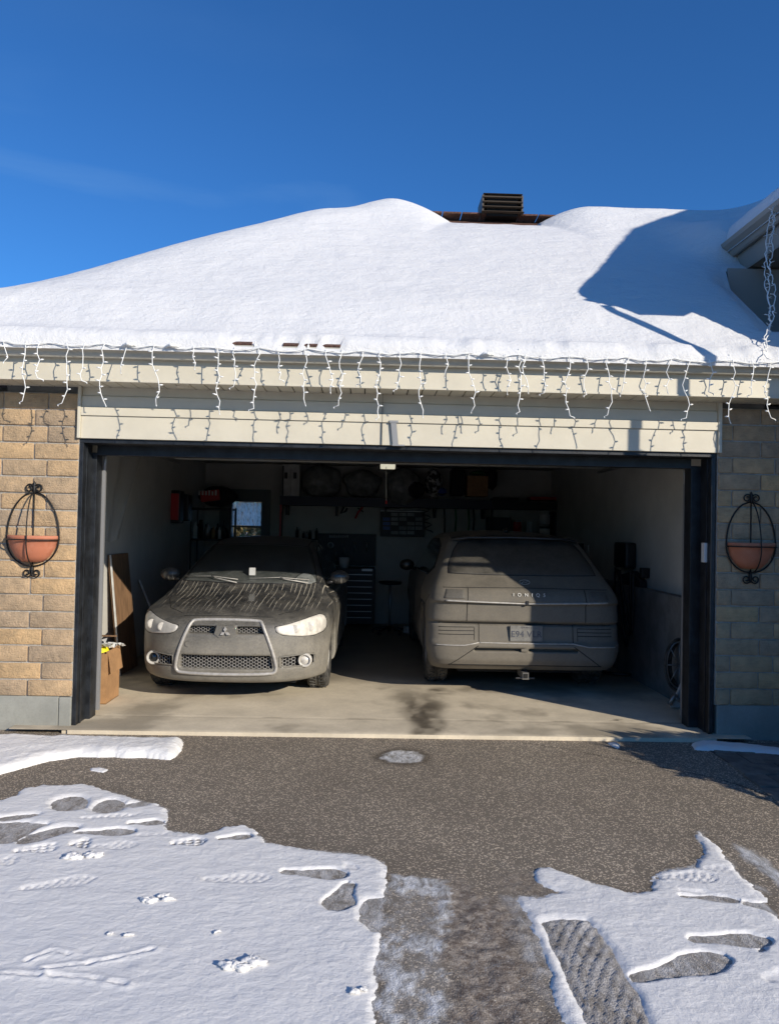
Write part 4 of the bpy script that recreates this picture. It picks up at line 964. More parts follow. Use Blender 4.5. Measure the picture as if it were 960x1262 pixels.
# windscreen with black border, side windows
wsp = [(-.70, 1.245), (-.60, 1.19), (-.3, 1.085), (0, 1.05), (.3, 1.085), (.60, 1.19), (.70, 1.245), (.66, 1.50), (.60, 1.78), (.545, 2.00), (.3, 1.955), (0, 1.935), (-.3, 1.955), (-.545, 2.00), (-.60, 1.78), (-.66, 1.50)]
patch(sedan_cab, 'T', wsp, 'windscreen', 'screen', SD, ST, proud=.003, rings=14, depth=.01)
ribbon(sedan_cab, 'T', wsp, .007, 'windscreen_seal', 'black', SD, ST, closed=True)
for s, vw in ((1, 'R'), (-1, 'L')):
    sw = [(1.55, 1.02), (2.05, 1.33), (2.45, 1.38), (2.95, 1.37), (3.45, 1.25), (3.75, 1.10), (3.6, 1.04), (2.5, 1.01)]
    patch(sedan, vw, sw, 'side_window', 'glassblack', SD, ST, proud=.003, rings=8)
    ribbon(sedan, vw, [(2.62, 1.02), (2.64, 1.38)], .012, 'door_pillar', 'black', SD, ST)
# headlights
hl = [(.43, .700), (.445, .655), (.50, .628), (.64, .612), (.76, .605), (.835, .625), (.862, .66), (.862, .715), (.842, .765), (.80, .785), (.72, .768), (.60, .735), (.50, .71)]
for s in (-1, 1):
    hp = hl if s > 0 else mirror(hl)
    b = patch(sedan, 'F', hp, 'headlight', 'lamplit' if s > 0 else 'lamp', SD, ST, proud=.006, rings=8, h=.015, sm=2)
    ribbon(sedan, 'F', hp, .0045, 'headlight_seam', 'dark', b, ST, closed=True, h=.015)
    for cx_, rr in ((.60, .040), (.72, .045)):
        P = march(sedan, lift('F', [(s*cx_, .675+.01*(cx_ > .65))]), (0, 1, 0))[0]; mb = MB(); mb.lathe([(0, -.010), (rr*.6, -.009), (rr*.92, -.0075), (rr, -.002)], (P[0], P[1], P[2]), 'Y', 20); finish(mb, 'lamp_reflector', 'lamplit', b, ST)
# big trapezoid grille surround
fr = [(-.315, .735), (-.285, .752), (0, .758), (.285, .752), (.315, .735), (.375, .60), (.425, .46), (.452, .34), (.440, .295), (.40, .28), (0, .272), (-.40, .28), (-.440, .295), (-.452, .34), (-.425, .46), (-.375, .60)]
mb = MB(); P = np.array(dens(chaikin(fr, 1), .03)); S3 = []
full = lambda x, y, z: sedan_low(x, y, z)
S3 = march(full, lift('F', P), (0, 1, 0)); mb.tube([(p[0], p[1]-.004, p[2]) for p in S3], .0155, seg=8, closed=True); finish(mb, 'grille_surround', 'chrome', SD, ST)
# honeycomb meshes set back in the mouths
def honeycomb(x0, x1, z0, z1, cell, yfun, test, name):
    mb = MB(); dx = cell*1.5; dz = cell*math.sqrt(3); i = 0; x = x0
    while x <= x1:
        z = z0+(dz/2 if i % 2 else 0)
        while z <= z1:
            if test(x, z):
                pts = [(x+cell*.98*math.cos(a), z+cell*.98*math.sin(a)) for a in [k*math.pi/3 for k in range(6)]]
                mb.tube([(q[0], yfun(q[0]), q[1]) for q in pts], cell*.13, seg=4, closed=True)
            z += dz
        x += dx; i += 1
    return finish(mb, name, 'chrome', SD, ST)
yf = lambda x: .06+.8*abs(x)**4
honeycomb(-.42, .42, .325, .44, .0165, lambda x: yf(x)+.0, lambda x, z: abs(x) < .41-.1*(z-.38), 'lower_grille')
for sg in (-1, 1): honeycomb(sg*.215-.13, sg*.215+.13, .645, .70, .0145, lambda x: yf(x)+.015, lambda x, z: .09 < abs(x) < .335, 'upper_grille')
for s in (-1, 1):
    honeycomb(s*.56-.07, s*.56+.05, .345, .43, .017, lambda x: .055+.8*abs(x)**4, lambda x, z: True, 'fog_grille')
    c = march(sedan_low, lift('F', [(s*.690, .385)]), (0, 1, 0))[0]
    mb = MB(); mb.lathe([(.040, .012), (.046, -.014), (.056, -.018), (.064, -.006), (.066, .03)], tuple(c), 'Y', 26); fo = finish(mb, 'fog_lamp', 'lamp', SD, ST)
    mb = MB(); mb.lathe([(0, -.008), (.03, -.005), (.040, .006)], tuple(c), 'Y', 20); finish(mb, 'lens', 'lamplit' if s > 0 else 'glassblack', fo, ST)
    poc = [(s*.475, .345), (s*.475, .43), (s*.70, .448), (s*.775, .43), (s*.785, .37), (s*.74, .335)]
    ribbon(sedan_low, 'F', poc, .006, 'fog_bezel', 'sedanpaint', SD, ST, closed=True, proud=.002)
# three-diamond badge
mb = MB(); c = march(sedan_low, lift('F', [(0, .655)]), (0, 1, 0))[0]
for k in range(3):
    a = math.pi/2+k*2*math.pi/3; L_ = .048; q = [(0, 0), (L_*.5*math.cos(a-.52)/math.cos(.52), L_*.5*math.sin(a-.52)/math.cos(.52)), (L_*math.cos(a), L_*math.sin(a)), (L_*.5*math.cos(a+.52)/math.cos(.52), L_*.5*math.sin(a+.52)/math.cos(.52))]
    mb.prism([(c[0]+u*1.02, c[2]+v*1.02) for u, v in q], 'Y', c[1]-.030, c[1]-.012)
finish(mb, 'badge', 'chrome', SD, ST)
mb = MB(); mb.prism([(-.10, .635), (-.075, .715), (.075, .715), (.10, .635), (.06, .605), (-.06, .605)], 'Y', c[1]-.012, c[1]+.05); finish(mb, 'badge_mount', 'sedanpaint', SD, ST)
mb = MB(); c = march(sedan_low, lift('F', [(-.335, .54)]), (0, 1, 0))[0]; mb.lathe([(.026, -.002), (.028, .0), (.026, .002)], tuple(c), 'Y', 24); finish(mb, 'tow_eye_cover', 'dark', SD, ST)
# shut lines
hood = [(-.40, .775), (-.2, .782), (0, .785), (.2, .782), (.40, .775)]
ribbon(sedan_low, 'F', hood, .0035, 'bonnet_seam', 'dark', SD, ST)
for s in (-1, 1):
    ribbon(sedan_low, 'T', [(s*.44, .22), (s*.60, .42), (s*.70, .75), (s*.735, 1.10)], .0035, 'bonnet_seam', 'dark', SD, ST)
    vw = 'R' if s > 0 else 'L'
    ribbon(sedan, vw, [(1.35, .98), (1.30, .7), (1.34, .3)], .003, 'door_seam', 'dark', SD, ST)
    ribbon(sedan, vw, [(2.62, 1.0), (2.62, .6), (2.60, .28)], .003, 'door_seam', 'dark', SD, ST)
    ribbon(sedan, vw, [(1.5, .80), (3.3, .84)], .009, 'door_handle_line', 'sedanpaint', SD, ST)
# wipers, mirrors, plate of dust paper on the dash
for x0, x1 in ((.02, .62), (-.68, -.10)):
    a = march(sedan_cab, lift('T', [(x0, 1.12+.36*x0*x0), (x1 if x1 > 0 else x1, 1.10+.36*x1*x1), ((x0+x1)/2, 1.13+.36*((x0+x1)/2)**2)]), (0, 0, -1))
    mb = MB(); mb.tube([tuple(a[0]+(0, -.02, .02)), tuple(a[2]+(0, -.01, .028)), tuple(a[1]+(0, -.02, .018))], .004).tube([tuple(a[2]+(0, -.01, .035)), tuple(a[1]*.6+a[0]*.4+(0, -.05, .02)), tuple(a[1]+(0, -.09, -.01))], .006); finish(mb, 'wiper', 'chrome', SD, ST)
mb = MB(); mb.box(-.50, .50, 1.02, 1.14, .90, .965); finish(mb, 'cowl', 'black', SD, ST)
for s in (-1, 1):
    mb = MB(); mb.blob((s*.915, 1.52, 1.065), (.105, .065, .072), 4, .04, 20, 14); o = finish(mb, 'door_mirror', 'sedanpaint', SD, ST)
    mb = MB(); mb.tube([(s*.78, 1.50, 1.0), (s*.86, 1.51, 1.02)], .022); finish(mb, 'mirror_arm', 'black', o, ST)
c = march(sedan_cab, lift('T', [(.02, 1.20)]), (0, 0, -1))[0]
mb = MB(); mb.box(-.005+.0, .055, c[1]-.01, c[1]+.03, c[2]+.012, c[2]+.09); finish(mb, 'dash_tag', 'offwhite', SD, ST)
fp = [(.44, 1.17), (.55, 1.16), (.66, 1.21), (.69, 1.27), (.63, 1.38), (.55, 1.40), (.49, 1.30)]
patch(sedan_cab, 'T', fp, 'frost_patch', 'bag', SD, ST, proud=.008, rings=5, sm=1)
# roof detail and wheels
for s in (-1, 1):
    ribbon(sedan_cab, 'T', [(s*.53, 2.05), (s*.53, 3.2)], .005, 'roof_ditch', 'dark', SD, ST)
    wheel(SD, ST, s*.765, .945, .318, .318, .215, s, R(0)); wheel(SD, ST, s*.765, 3.58, .318, .318, .215, s)
mb = MB(); mb.box(-.6, .6, .3, 4.2, .16, .30); finish(mb, 'underbody', 'dark', SD, ST)

# ------------------------------------------------------------------ electric hatchback (tail towards the street)
def hatch(x, y, z):
    ax = np.abs(x)
    g = np.interp(z, HZ, HG); yy = y-g; Lr = .30
    wz = np.interp(z, WZt, WW)
    a = np.clip(ax/wz, 0, 3); b = np.clip((Lr-yy)/Lr, 0, 3); Fp = ((a**8.+b**3.6)**(1/5.)-1)*.6
    b2 = np.clip((yy-3.9)/.72, 0, 3); Rp = (a**3.2+b2**2.6)**(1/2.9)-1
    f = np.maximum(Fp, Rp*.8)
    roof = z-(1.605-.045*(y-2.0)**2*np.where(y < 2.0, .75, 1.6)-.055*(ax/.7)**2.4)
    wsn = (z-1.10-.60*(3.62-.25*ax**2-y))*.86; hood = z-(1.12-.10*np.clip(y-3.4, 0, 2)-.05*ax**2)
    top = smax(roof, np.minimum(wsn, 1), .1); top = np.minimum(top, np.where(y > 3.2, hood, 9)) if False else smin(top, np.maximum(hood, 3.3-y), .04)
    f = smax(f, top, .06)
    # arch shaped glass bulge is left out; lower tuck and sill
    f = smax(f, .255-z, .03)
    for cy in (.86, 3.84):
        f = smax(f, -np.maximum(np.maximum(np.abs(y-cy), np.abs(z-.30)+0)-.43+.22*np.clip(np.abs(y-cy)+np.abs(z-.30)-.50, 0, 1), .62-ax), .02) if False else smax(f, -np.maximum(np.hypot(y-cy, z-.36)-.395, .64-ax), .012)
    # rear recesses
    slot = np.maximum(np.maximum(np.abs(z-.462)-.014, np.maximum(ax-.50, .022-ax)), y-.07); f = smax(f, -slot, .004)
    return f
HZ = np.linspace(.1, 1.8, 400)
HG = np.interp(HZ, [.1, .27, .31, .36, .50, .515, .53, .55, .69, .70, .712, .725, .90, .912, .925, .99, 1.03, 1.045, 1.16, 1.50, 1.54, 1.8], [.20, .10, .045, .015, .0, .0, .02, .035, .055, .085, .085, .035, .030, .0, -.005, .025, .055, .075, .24, .66, .66, .70])
WZt = np.linspace(.1, 1.8, 300)
_w = np.interp(WZt, [.1, .28, .45, .75, .95, 1.05, 1.15, 1.3, 1.5, 1.62, 1.8], [.86, .905, .945, .945, .930, .895, .850, .785, .700, .62, .5]); WW = np.convolve(np.pad(_w, 6, 'edge'), kk/kk.sum(), 'valid')
HX, HY = 1.53, 1.20
HT = Matrix.Translation((HX, HY, .02)) @ Matrix.Rotation(R(0.), 4, 'Z')
HB = empty('hatchback_car', (HX, HY, .02), 'dusty dark electric hatchback parked tail out on the right, half in shadow', 'car')
V, Q = surface_nets(hatch, (-1.05, -.1, .18), (1.05, 4.8, 1.7), .018)
V = (np.array(HT) @ np.c_[V, np.ones(len(V))].T).T[:, :3]
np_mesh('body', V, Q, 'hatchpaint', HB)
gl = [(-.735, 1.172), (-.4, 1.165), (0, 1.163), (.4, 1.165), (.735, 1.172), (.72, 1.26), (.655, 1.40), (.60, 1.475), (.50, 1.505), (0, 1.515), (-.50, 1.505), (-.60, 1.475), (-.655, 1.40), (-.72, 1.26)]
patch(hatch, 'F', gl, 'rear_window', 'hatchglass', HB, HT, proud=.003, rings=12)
ribbon(hatch, 'F', gl, .006, 'window_seal', 'dark', HB, HT, closed=True)
sp = [(-.66, 1.495), (-.5, 1.520), (0, 1.530), (.5, 1.520), (.66, 1.495)]
mb = MB(); S3 = march(hatch, lift('F', dens(sp, .04, False)), (0, 1, 0)); n_ = len(S3)
mb.add([tuple(p+(0, .05, .035)) for p in S3]+[tuple(p+(0, -.075, .012)) for p in S3]+[tuple(p+(0, -.07, -.006)) for p in S3]+[tuple(p+(0, .03, -.008)) for p in S3], [(k*n_+i, k*n_+i+1, ((k+1) % 4)*n_+i+1, ((k+1) % 4)*n_+i) for k in range(4) for i in range(n_-1)], True); finish(mb, 'roof_spoiler', 'hatchside', HB, HT)
# seams
def line(pts, r=.004, m='dark', nm='tailgate_seam', pr=.0): return ribbon(hatch, 'F', pts, r, nm, m, HB, HT, proud=pr, h=.02)
line([(-.80, 1.045), (0, 1.052), (.80, 1.045)]); line([(-.565, 1.045), (-.572, .93), (-.575, .715)]); line([(.565, 1.045), (.572, .93), (.575, .715)])
line([(-.84, .703), (.84, .703)], .006); line([(-.455, .703), (-.455, .535)]); line([(.455, .703), (.455, .535)])
line([(-.78, .925), (0, .906), (.78, .925)], .009, 'chrome', 'light_bar_edge', .006)
line([(-.455, .528), (0, .524), (.455, .528), (.60, .50), (.87, .498)], .006, 'chrome', 'bumper_trim', .004); line([(-.455, .528), (-.60, .50), (-.87, .498)], .006, 'chrome', 'bumper_trim', .004)
line([(-.46, .50), (-.74, .30)]); line([(.46, .50), (.74, .30)]); line([(-.74, .31), (.74, .31)], .005)
# tail lamp units with pixel rows, vents in the bumper corners
for s in (-1, 1):
    tl = [(s*.60, .945), (s*.60, 1.03), (s*.775, 1.03), (s*.80, .945)]
    b = patch(hatch, 'F', tl, 'tail_lamp', 'hatchglass', HB, HT, proud=.003, rings=4, h=.02)
    for z in (.60, .635, .67): ribbon(hatch, 'F', [(s*.50, z), (s*.84, z-.004)], .0035, 'bumper_reflector', 'dark', HB, HT)
    ribbon(hatch, 'F', [(s*.50, .665), (s*.50, .55)], .003, 'bumper_seam', 'dark', HB, HT)
# lower garnish
mb = MB(); mb.box(-.05+.0, -.035+.05, -.005, .02, .45, .475); finish(mb, 'garnish_bridge', 'hatchpaint', HB, HT)
M['letter'] = mat('bright_lettering', (.75, .74, .70), .35)
# plate with characters, brand oval, model lettering
def text(s, size, loc, name, m, parent, T=None, ext=.0015, space=1., align='CENTER'):
    cu = bpy.data.curves.new(name, 'FONT'); cu.body = s; cu.size = size; cu.extrude = ext; cu.align_x = align; cu.align_y = 'CENTER'; cu.space_character = space
    o = bpy.data.objects.new(name, cu); COL.objects.link(o); dg = bpy.context.evaluated_depsgraph_get(); me = bpy.data.meshes.new_from_object(o.evaluated_get(dg)); bpy.data.objects.remove(o)
    me.transform(Matrix.Translation(loc) @ Matrix.Rotation(R(90), 4, 'X')); 
    if T is not None: me.transform(T)
    return link(name, me, m, parent)
M['plate'] = mat('dusty_plate', (.17, .165, .15), .6, var=.15, vscale=30); M['platetext'] = mat('faded_plate_ink', (.06, .065, .085), .7)
pl = MB().box(-.155, .155, .020, .034, .545, .695); pl = finish(pl, 'number_plate', 'plate', HB, HT)
text('E94 VLR', .082, (0, .0185, .612), 'plate_number', 'platetext', pl, HT, space=1.05)
text('Q u é b e c', .022, (0, .0185, .678), 'plate_caption', 'platetext', pl, HT)
lt = link  # lettering, spaced wide across the panel
cy_ = march(hatch, lift('F', [(0, .985)]), (0, 1, 0))[0][1]
for ch, xx in zip('IONIQ5', (-.155, -.093, -.027, .034, .096, .163)): pass
for ch, xx in zip(('I', 'O', 'N', 'I', 'O', '5'), (-.150, -.095, -.020, .040, .100, .168)): pass
mbt = None
word = 'I   O   N   I   Q   5'
text('I  O  N  I  Q  5', .046, (.02, cy_-.010, .990), 'model_lettering', 'letter', HB, HT, space=1.08)
c = march(hatch, lift('F', [(0, 1.105)]), (0, 1, 0))[0]; mb = MB()
el = [(.050*math.cos(a), .024*math.sin(a)) for a in np.linspace(0, 2*math.pi, 28, endpoint=False)]
mb.tube([tuple(c+(u, v*.8-.012, v*.85)) for u, v in el], .0035, seg=5, closed=True)
sc_ = [(-.03, -.012), (-.014, .0), (.0, .006), (.014, .012), (.03, .016)]; mb.tube([tuple(c+(u, v*.8-.012, v*.6+.0)) for u, v in [(-.034, -.02), (-.012, .006), (.012, -.004), (.034, .02)]], .0035, seg=5)
finish(mb, 'badge', 'chrome', HB, HT)
c = march(hatch, lift('F', [(0, .915)]), (0, 1, 0))[0]; mb = MB(); mb.box(-.012, .012, c[1]-.012, c[1]+.01, .895, .935); finish(mb, 'camera_button', 'black', HB, HT)
mb = MB(); mb.blob((.0, 1.25, 1.60), (.03, .10, .035), 3, .02, 14, 8); finish(mb, 'roof_antenna', 'hatchside', HB, HT)
M['x'] = None; del M['x']
# side glass and arches
for s, vw in ((1, 'R'), (-1, 'L')):
    patch(hatch, vw, [(.78, 1.20), (1.05, 1.42), (1.7, 1.50), (2.5, 1.49), (3.1, 1.34), (3.5, 1.10), (2.4, 1.08), (1.2, 1.10)], 'side_window', 'glassblack', HB, HT, proud=.003, rings=8)
    patch(hatch, vw, [(.30, .32), (.30, .62), (.55, .86), (1.15, .86), (1.35, .62), (1.35, .30), (1.27, .30), (1.26, .40), (1.20, .58), (1.05, .72), (.86, .77), (.66, .72), (.50, .56), (.46, .36)][:6]+[(1.30, .60), (1.12, .82), (.57, .82), (.34, .60)], 'arch_cladding', 'hatchside', HB, HT, proud=.0, rings=1) if False else None
    ribbon(hatch, vw, [(.30, .34), (.36, .62), (.60, .83), (1.12, .83), (1.34, .60), (1.40, .30)], .012, 'arch_cladding', 'hatchside', HB, HT)
    ribbon(hatch, vw, [(.20, .96), (.45, .88), (1.7, .62), (3.0, .45)], .005, 'body_crease', 'hatchside', HB, HT)
    ribbon(hatch, vw, [(1.35, 1.08), (1.38, .5), (1.45, .3)], .003, 'door_seam', 'dark', HB, HT); ribbon(hatch, vw, [(2.4, 1.08), (2.4, .3)], .003, 'door_seam', 'dark', HB, HT)
    mb = MB(); mb.blob((s*1.01, 3.02, 1.12), (.10, .06, .075), 6, .03, 18, 12); o = finish(mb, 'door_mirror', 'hatchside', HB, HT)
    mb = MB(); mb.tube([(s*.86, 3.06, 1.06), (s*.95, 3.03, 1.08)], .022); finish(mb, 'mirror_arm', 'black', o, HT)
    wheel(HB, HT, s*.80, .86, .355, .355, .235, s); wheel(HB, HT, s*.80, 3.84, .355, .355, .235, s)
mb = MB(); mb.box(-.03, .03, .02, .28, .185, .245); mb.box(-.032, .032, .018, .03, .18, .19); o = finish(mb, 'tow_hitch', 'hitchsteel', HB, HT)
mb = MB(); mb.box(-.019, .019, .012, .05, .195, .235); finish(mb, 'receiver_hole', 'dark', o, HT)
mb = MB(); mb.tube([(-.09, .05, .188), (.09, .05, .188)], .009).tube([(0, .15, .215), (0, .6, .26)], .03); finish(mb, 'chain_loop', 'hitchsteel', o, HT)
mb = MB(); mb.box(-.62, .62, .3, 4.3, .20, .33); finish(mb, 'underbody', 'dark', HB, HT)
# ------------------------------------------------------------------ things in the garage
def pbox(mb, xa, ya, xb, yb, Y, dep, **k):
    a = aty(xa, ya, Y); b = aty(xb, yb, Y); return mb.box(min(a[0], b[0]), max(a[0], b[0]), Y, Y+dep, min(a[2], b[2]), max(a[2], b[2]), **k)
def single(name, material, label, cat, build, group=None, bevel=.004):
    mb = MB(); build(mb); return tag(mb.build(name, material, None, bevel), label, cat, group)
# board leaning on the left wall
B = empty('leaning_board', (-2.66, 1.9, .02), 'tall brown wooden board leaning on the left garage wall', 'board')
a = at(137, 684, 'X', -2.70); b = at(160, 684, 'X', -2.70)
y0, y1, zt = a[1], b[1], a[2]
mb = MB(); mb.prism([(-2.60, .02), (-2.575, .02), (-2.715, zt), (-2.74, zt)], 'Y', y0+.02, y1); mb.build('panel', 'wood', B)
mb = MB(); mb.prism([(-2.58, .02), (-2.565, .02), (-2.70, zt), (-2.715, zt)], 'Y', y0-.0, y0+.019); mb.build('edge_strip', 'offwhite', B)
single('wooden_pole', 'offwhite', 'thin pale pole leaning behind the brown board on the left wall', 'pole', lambda m: m.tube([(-2.42, 3.4, .03), (-2.72, 3.1, .95)], .012), bevel=0)
# plastic sheet hanging from the ceiling edge
mt = bpy.data.materials.new('clear_poly_sheet'); n = NT(mt); ms = n.n('ShaderNodeMixShader'); tp = n.n('ShaderNodeBsdfTransparent'); n.L.new(tp.outputs[0], ms.inputs[1]); n.L.new(n.b.outputs[0], ms.inputs[2])
ms.inputs[0].default_value = .50; n.b.inputs['Base Color'].default_value = (.6, .6, .58, 1); n.b.inputs['Roughness'].default_value = .3; n.L.new(ms.outputs[0], n.N['Material Output'].inputs[0]); M['poly'] = mt
def sheet(mb):
    top = [(at(122+i*6.4, 560-0, 'X', -2.70)) for i in range(9)]
    tip = at(147, 668, 'X', -2.69); nU, nV = 18, 16; vs = []
    for i in range(nU+1):
        u = i/nU; x_px = 118+u*62; T_ = at(x_px, 548, 'X', -2.70)
        bx = 122+u*26 if u < .8 else 143+u*4; by = 660+8*math.sin(u*3.1); Bt = at(bx, by, 'X', -2.70)
        for j in range(nV+1):
            v = j/nV; p = T_*(1-v)+Bt*v; vs.append((p[0]+.02*math.sin(u*16+v*2)*(1-.3*v), p[1], p[2]))
    mb.add(vs, [(i*(nV+1)+j, (i+1)*(nV+1)+j, (i+1)*(nV+1)+j+1, i*(nV+1)+j+1) for i in range(nU) for j in range(nV)], True)
single('plastic_sheet', 'poly', 'clear plastic sheet hanging bunched to a point high on the left garage wall', 'plastic sheet', sheet, bevel=0)
single('wall_hook', 'black', 'small black hook on the left wall behind the plastic sheet', 'hook', lambda m: m.tube([at(127, 603, 'X', -2.74), at(130, 606, 'X', -2.70), at(127, 613, 'X', -2.70), at(124, 616, 'X', -2.74)], .012), bevel=0)
# cardboard carton by the left jamb
g0 = at(116, 868, 'Z', .02); cx, cy = g0[0]-.02, g0[1]+.0
BX = empty('cardboard_box', (cx, cy, .02), 'tall open cardboard carton just inside the left door jamb, full of rubbish', 'box')
zt = aty(120, 803, cy)[2]; w_ = aty(140, 850, cy)[0]-aty(104, 850, cy)[0]
x0, x1 = cx-.22, aty(131, 850, cy)[0]
mb = MB(); t = .006; y0_, y1_ = cy, cy+.36
mb.box(x0, x1, y0_, y0_+t, .022, zt-.02).box(x0, x1, y1_-t, y1_, .022, zt).box(x0, x0+t, y0_+t, y1_-t, .022, zt).box(x1-t, x1, y0_+t, y1_-t, .022, zt).box(x0, x1, y0_, y1_, .02, .026); mb.build('carton', 'card', BX)
mb = MB(); mb.box(x1+.0, x1+.005, y0_+.02, y1_-.02, zt-.20, zt, Matrix.Rotation(R(-9), 4, 'Y'), (x1, y0_, zt)); mb.build('flap', 'card', BX)
mb = MB(); mb.box(x0+.04, x1-.004, y0_-.002, y0_+.0, .05, .052); mb.build('staple_line', 'card', BX)
def crumple(mb, c, r, seed):
    rg = random.Random(seed); vs = []; n_ = 5
    for i in range(n_):
        for j in range(n_): vs.append((c[0]+(i/(n_-1)-.5)*2*r[0]+rg.uniform(-.2, .2)*r[0], c[1]+(j/(n_-1)-.5)*2*r[1], c[2]+rg.uniform(-1, 1)*r[2]))
    mb.add(vs, [(i*n_+j, (i+1)*n_+j, (i+1)*n_+j+1, i*n_+j+1) for i in range(n_-1) for j in range(n_-1)])
single('yellow_bag', 'yellow', 'bright yellow plastic bag poking out of the cardboard carton', 'bag', lambda m: crumple(m, ((x0+x1)/2+.02, cy+.08, zt+.0), (.13, .08, .035), 4), bevel=0)
for i, (dx, dy, dz, rr) in enumerate(((.10, .12, .05, .08), (.0, .22, .07, .09), (.19, .20, .03, .06))):
    single('crumpled_paper', 'offwhite', ['crumpled white paper sticking out over the right side of the carton', 'torn white paper lying across the yellow bag', 'white paper scrap hanging off the carton edge'][i], 'paper', lambda m: crumple(m, ((x0+x1)/2+dx, cy+dy, zt+dz), (rr, .05, .03), 20+i), bevel=0)
single('brown_slat', 'wood', 'flat brown slat lying on top of the papers in the carton', 'slat', lambda m: m.box(x0, x1+.02, cy+.18, cy+.21, zt+.105, zt+.118))
# things on the left wall and in the left back corner
RD = empty('wall_case', (-2.70, 4.6, 1.8), 'red and black tool case hanging on the left garage wall', 'tool case')
mb = MB(); pbox(mb, 208, 604, 222, 645, 4.6, .22); mb.build('case_frame', 'black', RD, bevel=.02)
mb = MB(); pbox(mb, 211, 608, 220, 641, 4.585, .03); mb.build('red_panel', 'red', RD, bevel=.01)
single('black_case', 'black', 'black case hanging beside the red tool case on the left wall', 'case', lambda m: pbox(m, 222, 609, 232, 642, 5.0, .25), bevel=.02)
SH = empty('shelf_unit', (aty(262, 650, 5.8)[0], 6., .02), 'dark metal shelf unit crowded with bottles in the back left corner', 'shelf unit')
sx0, sx1 = aty(235, 650, 5.8)[0], aty(284, 650, 5.8)[0]
for (X_, Y_) in ((sx0, 5.8), (sx1, 5.8), (sx0, 6.25), (sx1, 6.25)): MB().box(X_-.015, X_+.015, Y_-.015, Y_+.015, .02, aty(262, 625, 5.8)[2]).build('post', 'black', SH)
shz = [aty(262, q, 5.8)[2] for q in (626, 664)]+[.75, .35]
for z in shz: MB().box(sx0, sx1, 5.8, 6.25, z-.03, z).build('shelf', 'black', SH)
rg = random.Random(5); cols = ['white', 'black', 'black', 'navy', 'steel', 'black', 'card', 'cloth']
def bottle(x, y, z, r, h, m, label, group):
    mb = MB(); mb.lathe([(0, z), (r, z), (r, z+h*.68), (r*.45, z+h*.82), (r*.40, z+h), (0, z+h)], (x, y, 0), seg=12); o = mb.build('bottle', m, None); return tag(o, label, 'bottle', group)
for i in range(12):
    bottle(sx0+.06+(sx1-sx0-.1)*(i/11), 5.88+.1*(i % 2), shz[1], rg.uniform(.022, .04), rg.uniform(.15, .30), cols[i % 8], 'bottle in the crowded row on the dark shelf unit at back left', 'bottles on the left shelf unit')
TB = empty('tool_bag', (aty(262, 610, 5.7)[0], 5.9, shz[0]), 'red and black soft tool bag with white lettering on top of the left shelf unit', 'tool bag')
mb = MB(); c = aty(260, 609, 5.9); mb.blob((c[0]+.08, 6.0, c[2]-.03), (.30, .2, .16), 8, .06, 20, 12, squash=shz[0]); mb.build('bag_body', 'cloth', TB)
mb = MB(); c1 = aty(255, 612, 5.76); mb.box(c1[0]-.10, c1[0]+.20, 5.75, 5.79, c1[2]-.07, c1[2]+.10, Matrix.Rotation(R(-8), 4, 'Y')); mb.build('red_panel', 'red', TB, bevel=.02)
for i in range(6): MB().box(c1[0]-.12+i*.05, c1[0]-.095+i*.05, 5.735, 5.745, c1[2]+.02, c1[2]+.09+.015*math.sin(i*3)).build('letter_patch', 'offwhite', TB)
# long overhead shelf on the back wall
so_z1, so_z0 = aty(440, 613, 6.35)[2], aty(440, 624, 6.35)[2]
ox0, ox1, ox2 = aty(345, 618, 6.35)[0], aty(606, 618, 6.35)[0], aty(703, 621, 6.35)[0]
OS = empty('overhead_shelf', ((ox0+ox1)/2, 6.6, so_z0), 'long dark blue overhead shelf running along the back garage wall', 'shelf')
MB().box(ox0, ox1, 6.35, 6.79, so_z0, so_z1).build('board', 'navy', OS, bevel=.004)
for x in np.linspace(ox0+.1, ox1-.1, 5): MB().box(x-.015, x+.015, 6.5, 6.79, so_z0-.16, so_z0).build('bracket', 'black', OS)
MB().box(ox0, ox0+.03, 6.36, 6.40, so_z0-.55, so_z0).build('side_rail', 'red', OS); MB().box(ox0+.03, ox0+.05, 6.36, 6.4, so_z0-.75, 2.6).build('post', 'black', OS)
S2 = empty('tool_shelf', (ox2-.4, 6.6, .9), 'black shelf with cans and tubs at the right end of back wall', 'shelf')
z_a, z_b = aty(650, 617, 6.35)[2], aty(650, 628, 6.35)[2]; MB().box(ox1+.0, ox2, 6.35, 6.79, z_b, z_a).build('board', 'black', S2, bevel=.004)
z_c = aty(650, 659, 6.35)[2]; MB().box(ox1-.05, ox2-.02, 6.35, 6.79, z_c-.05, z_c).build('board', 'black', S2, bevel=.004)
for x in (ox1+.0, ox2-.04): MB().box(x, x+.03, 6.40, 6.44, .02, z_a).build('post', 'black', S2)
def stand(name, m, label, cat, xa, ya, xb, yb, Y=6.42, dep=.25, bevel=.01, group=None): return single(name, m, label, cat, lambda q: pbox(q, xa, ya, xb, yb, Y, dep), group, bevel)
for i, (xa, xb) in enumerate(((348, 358), (359, 369))):
    b = stand('white_carton', 'offwhite', ['left one of two tall white cartons at the left end of overhead shelf', 'right one of two tall white cartons, beside the first plastic bag'][i], 'box', xa, 572, xb, 611.5, 6.40, .25)
    p = aty((xa+xb)/2, 586, 6.39); MB().box(p[0]-.03, p[0]+.02, 6.395, 6.399, p[2]-.05, p[2]+.05).build('print_mark', 'black', b) if False else None
    pm = MB(); pm.box(p[0]-.03, p[0]+.02, 6.393, 6.399, p[2]-.05, p[2]+.05); o = pm.build('print_mark', 'black', None); o.parent = b
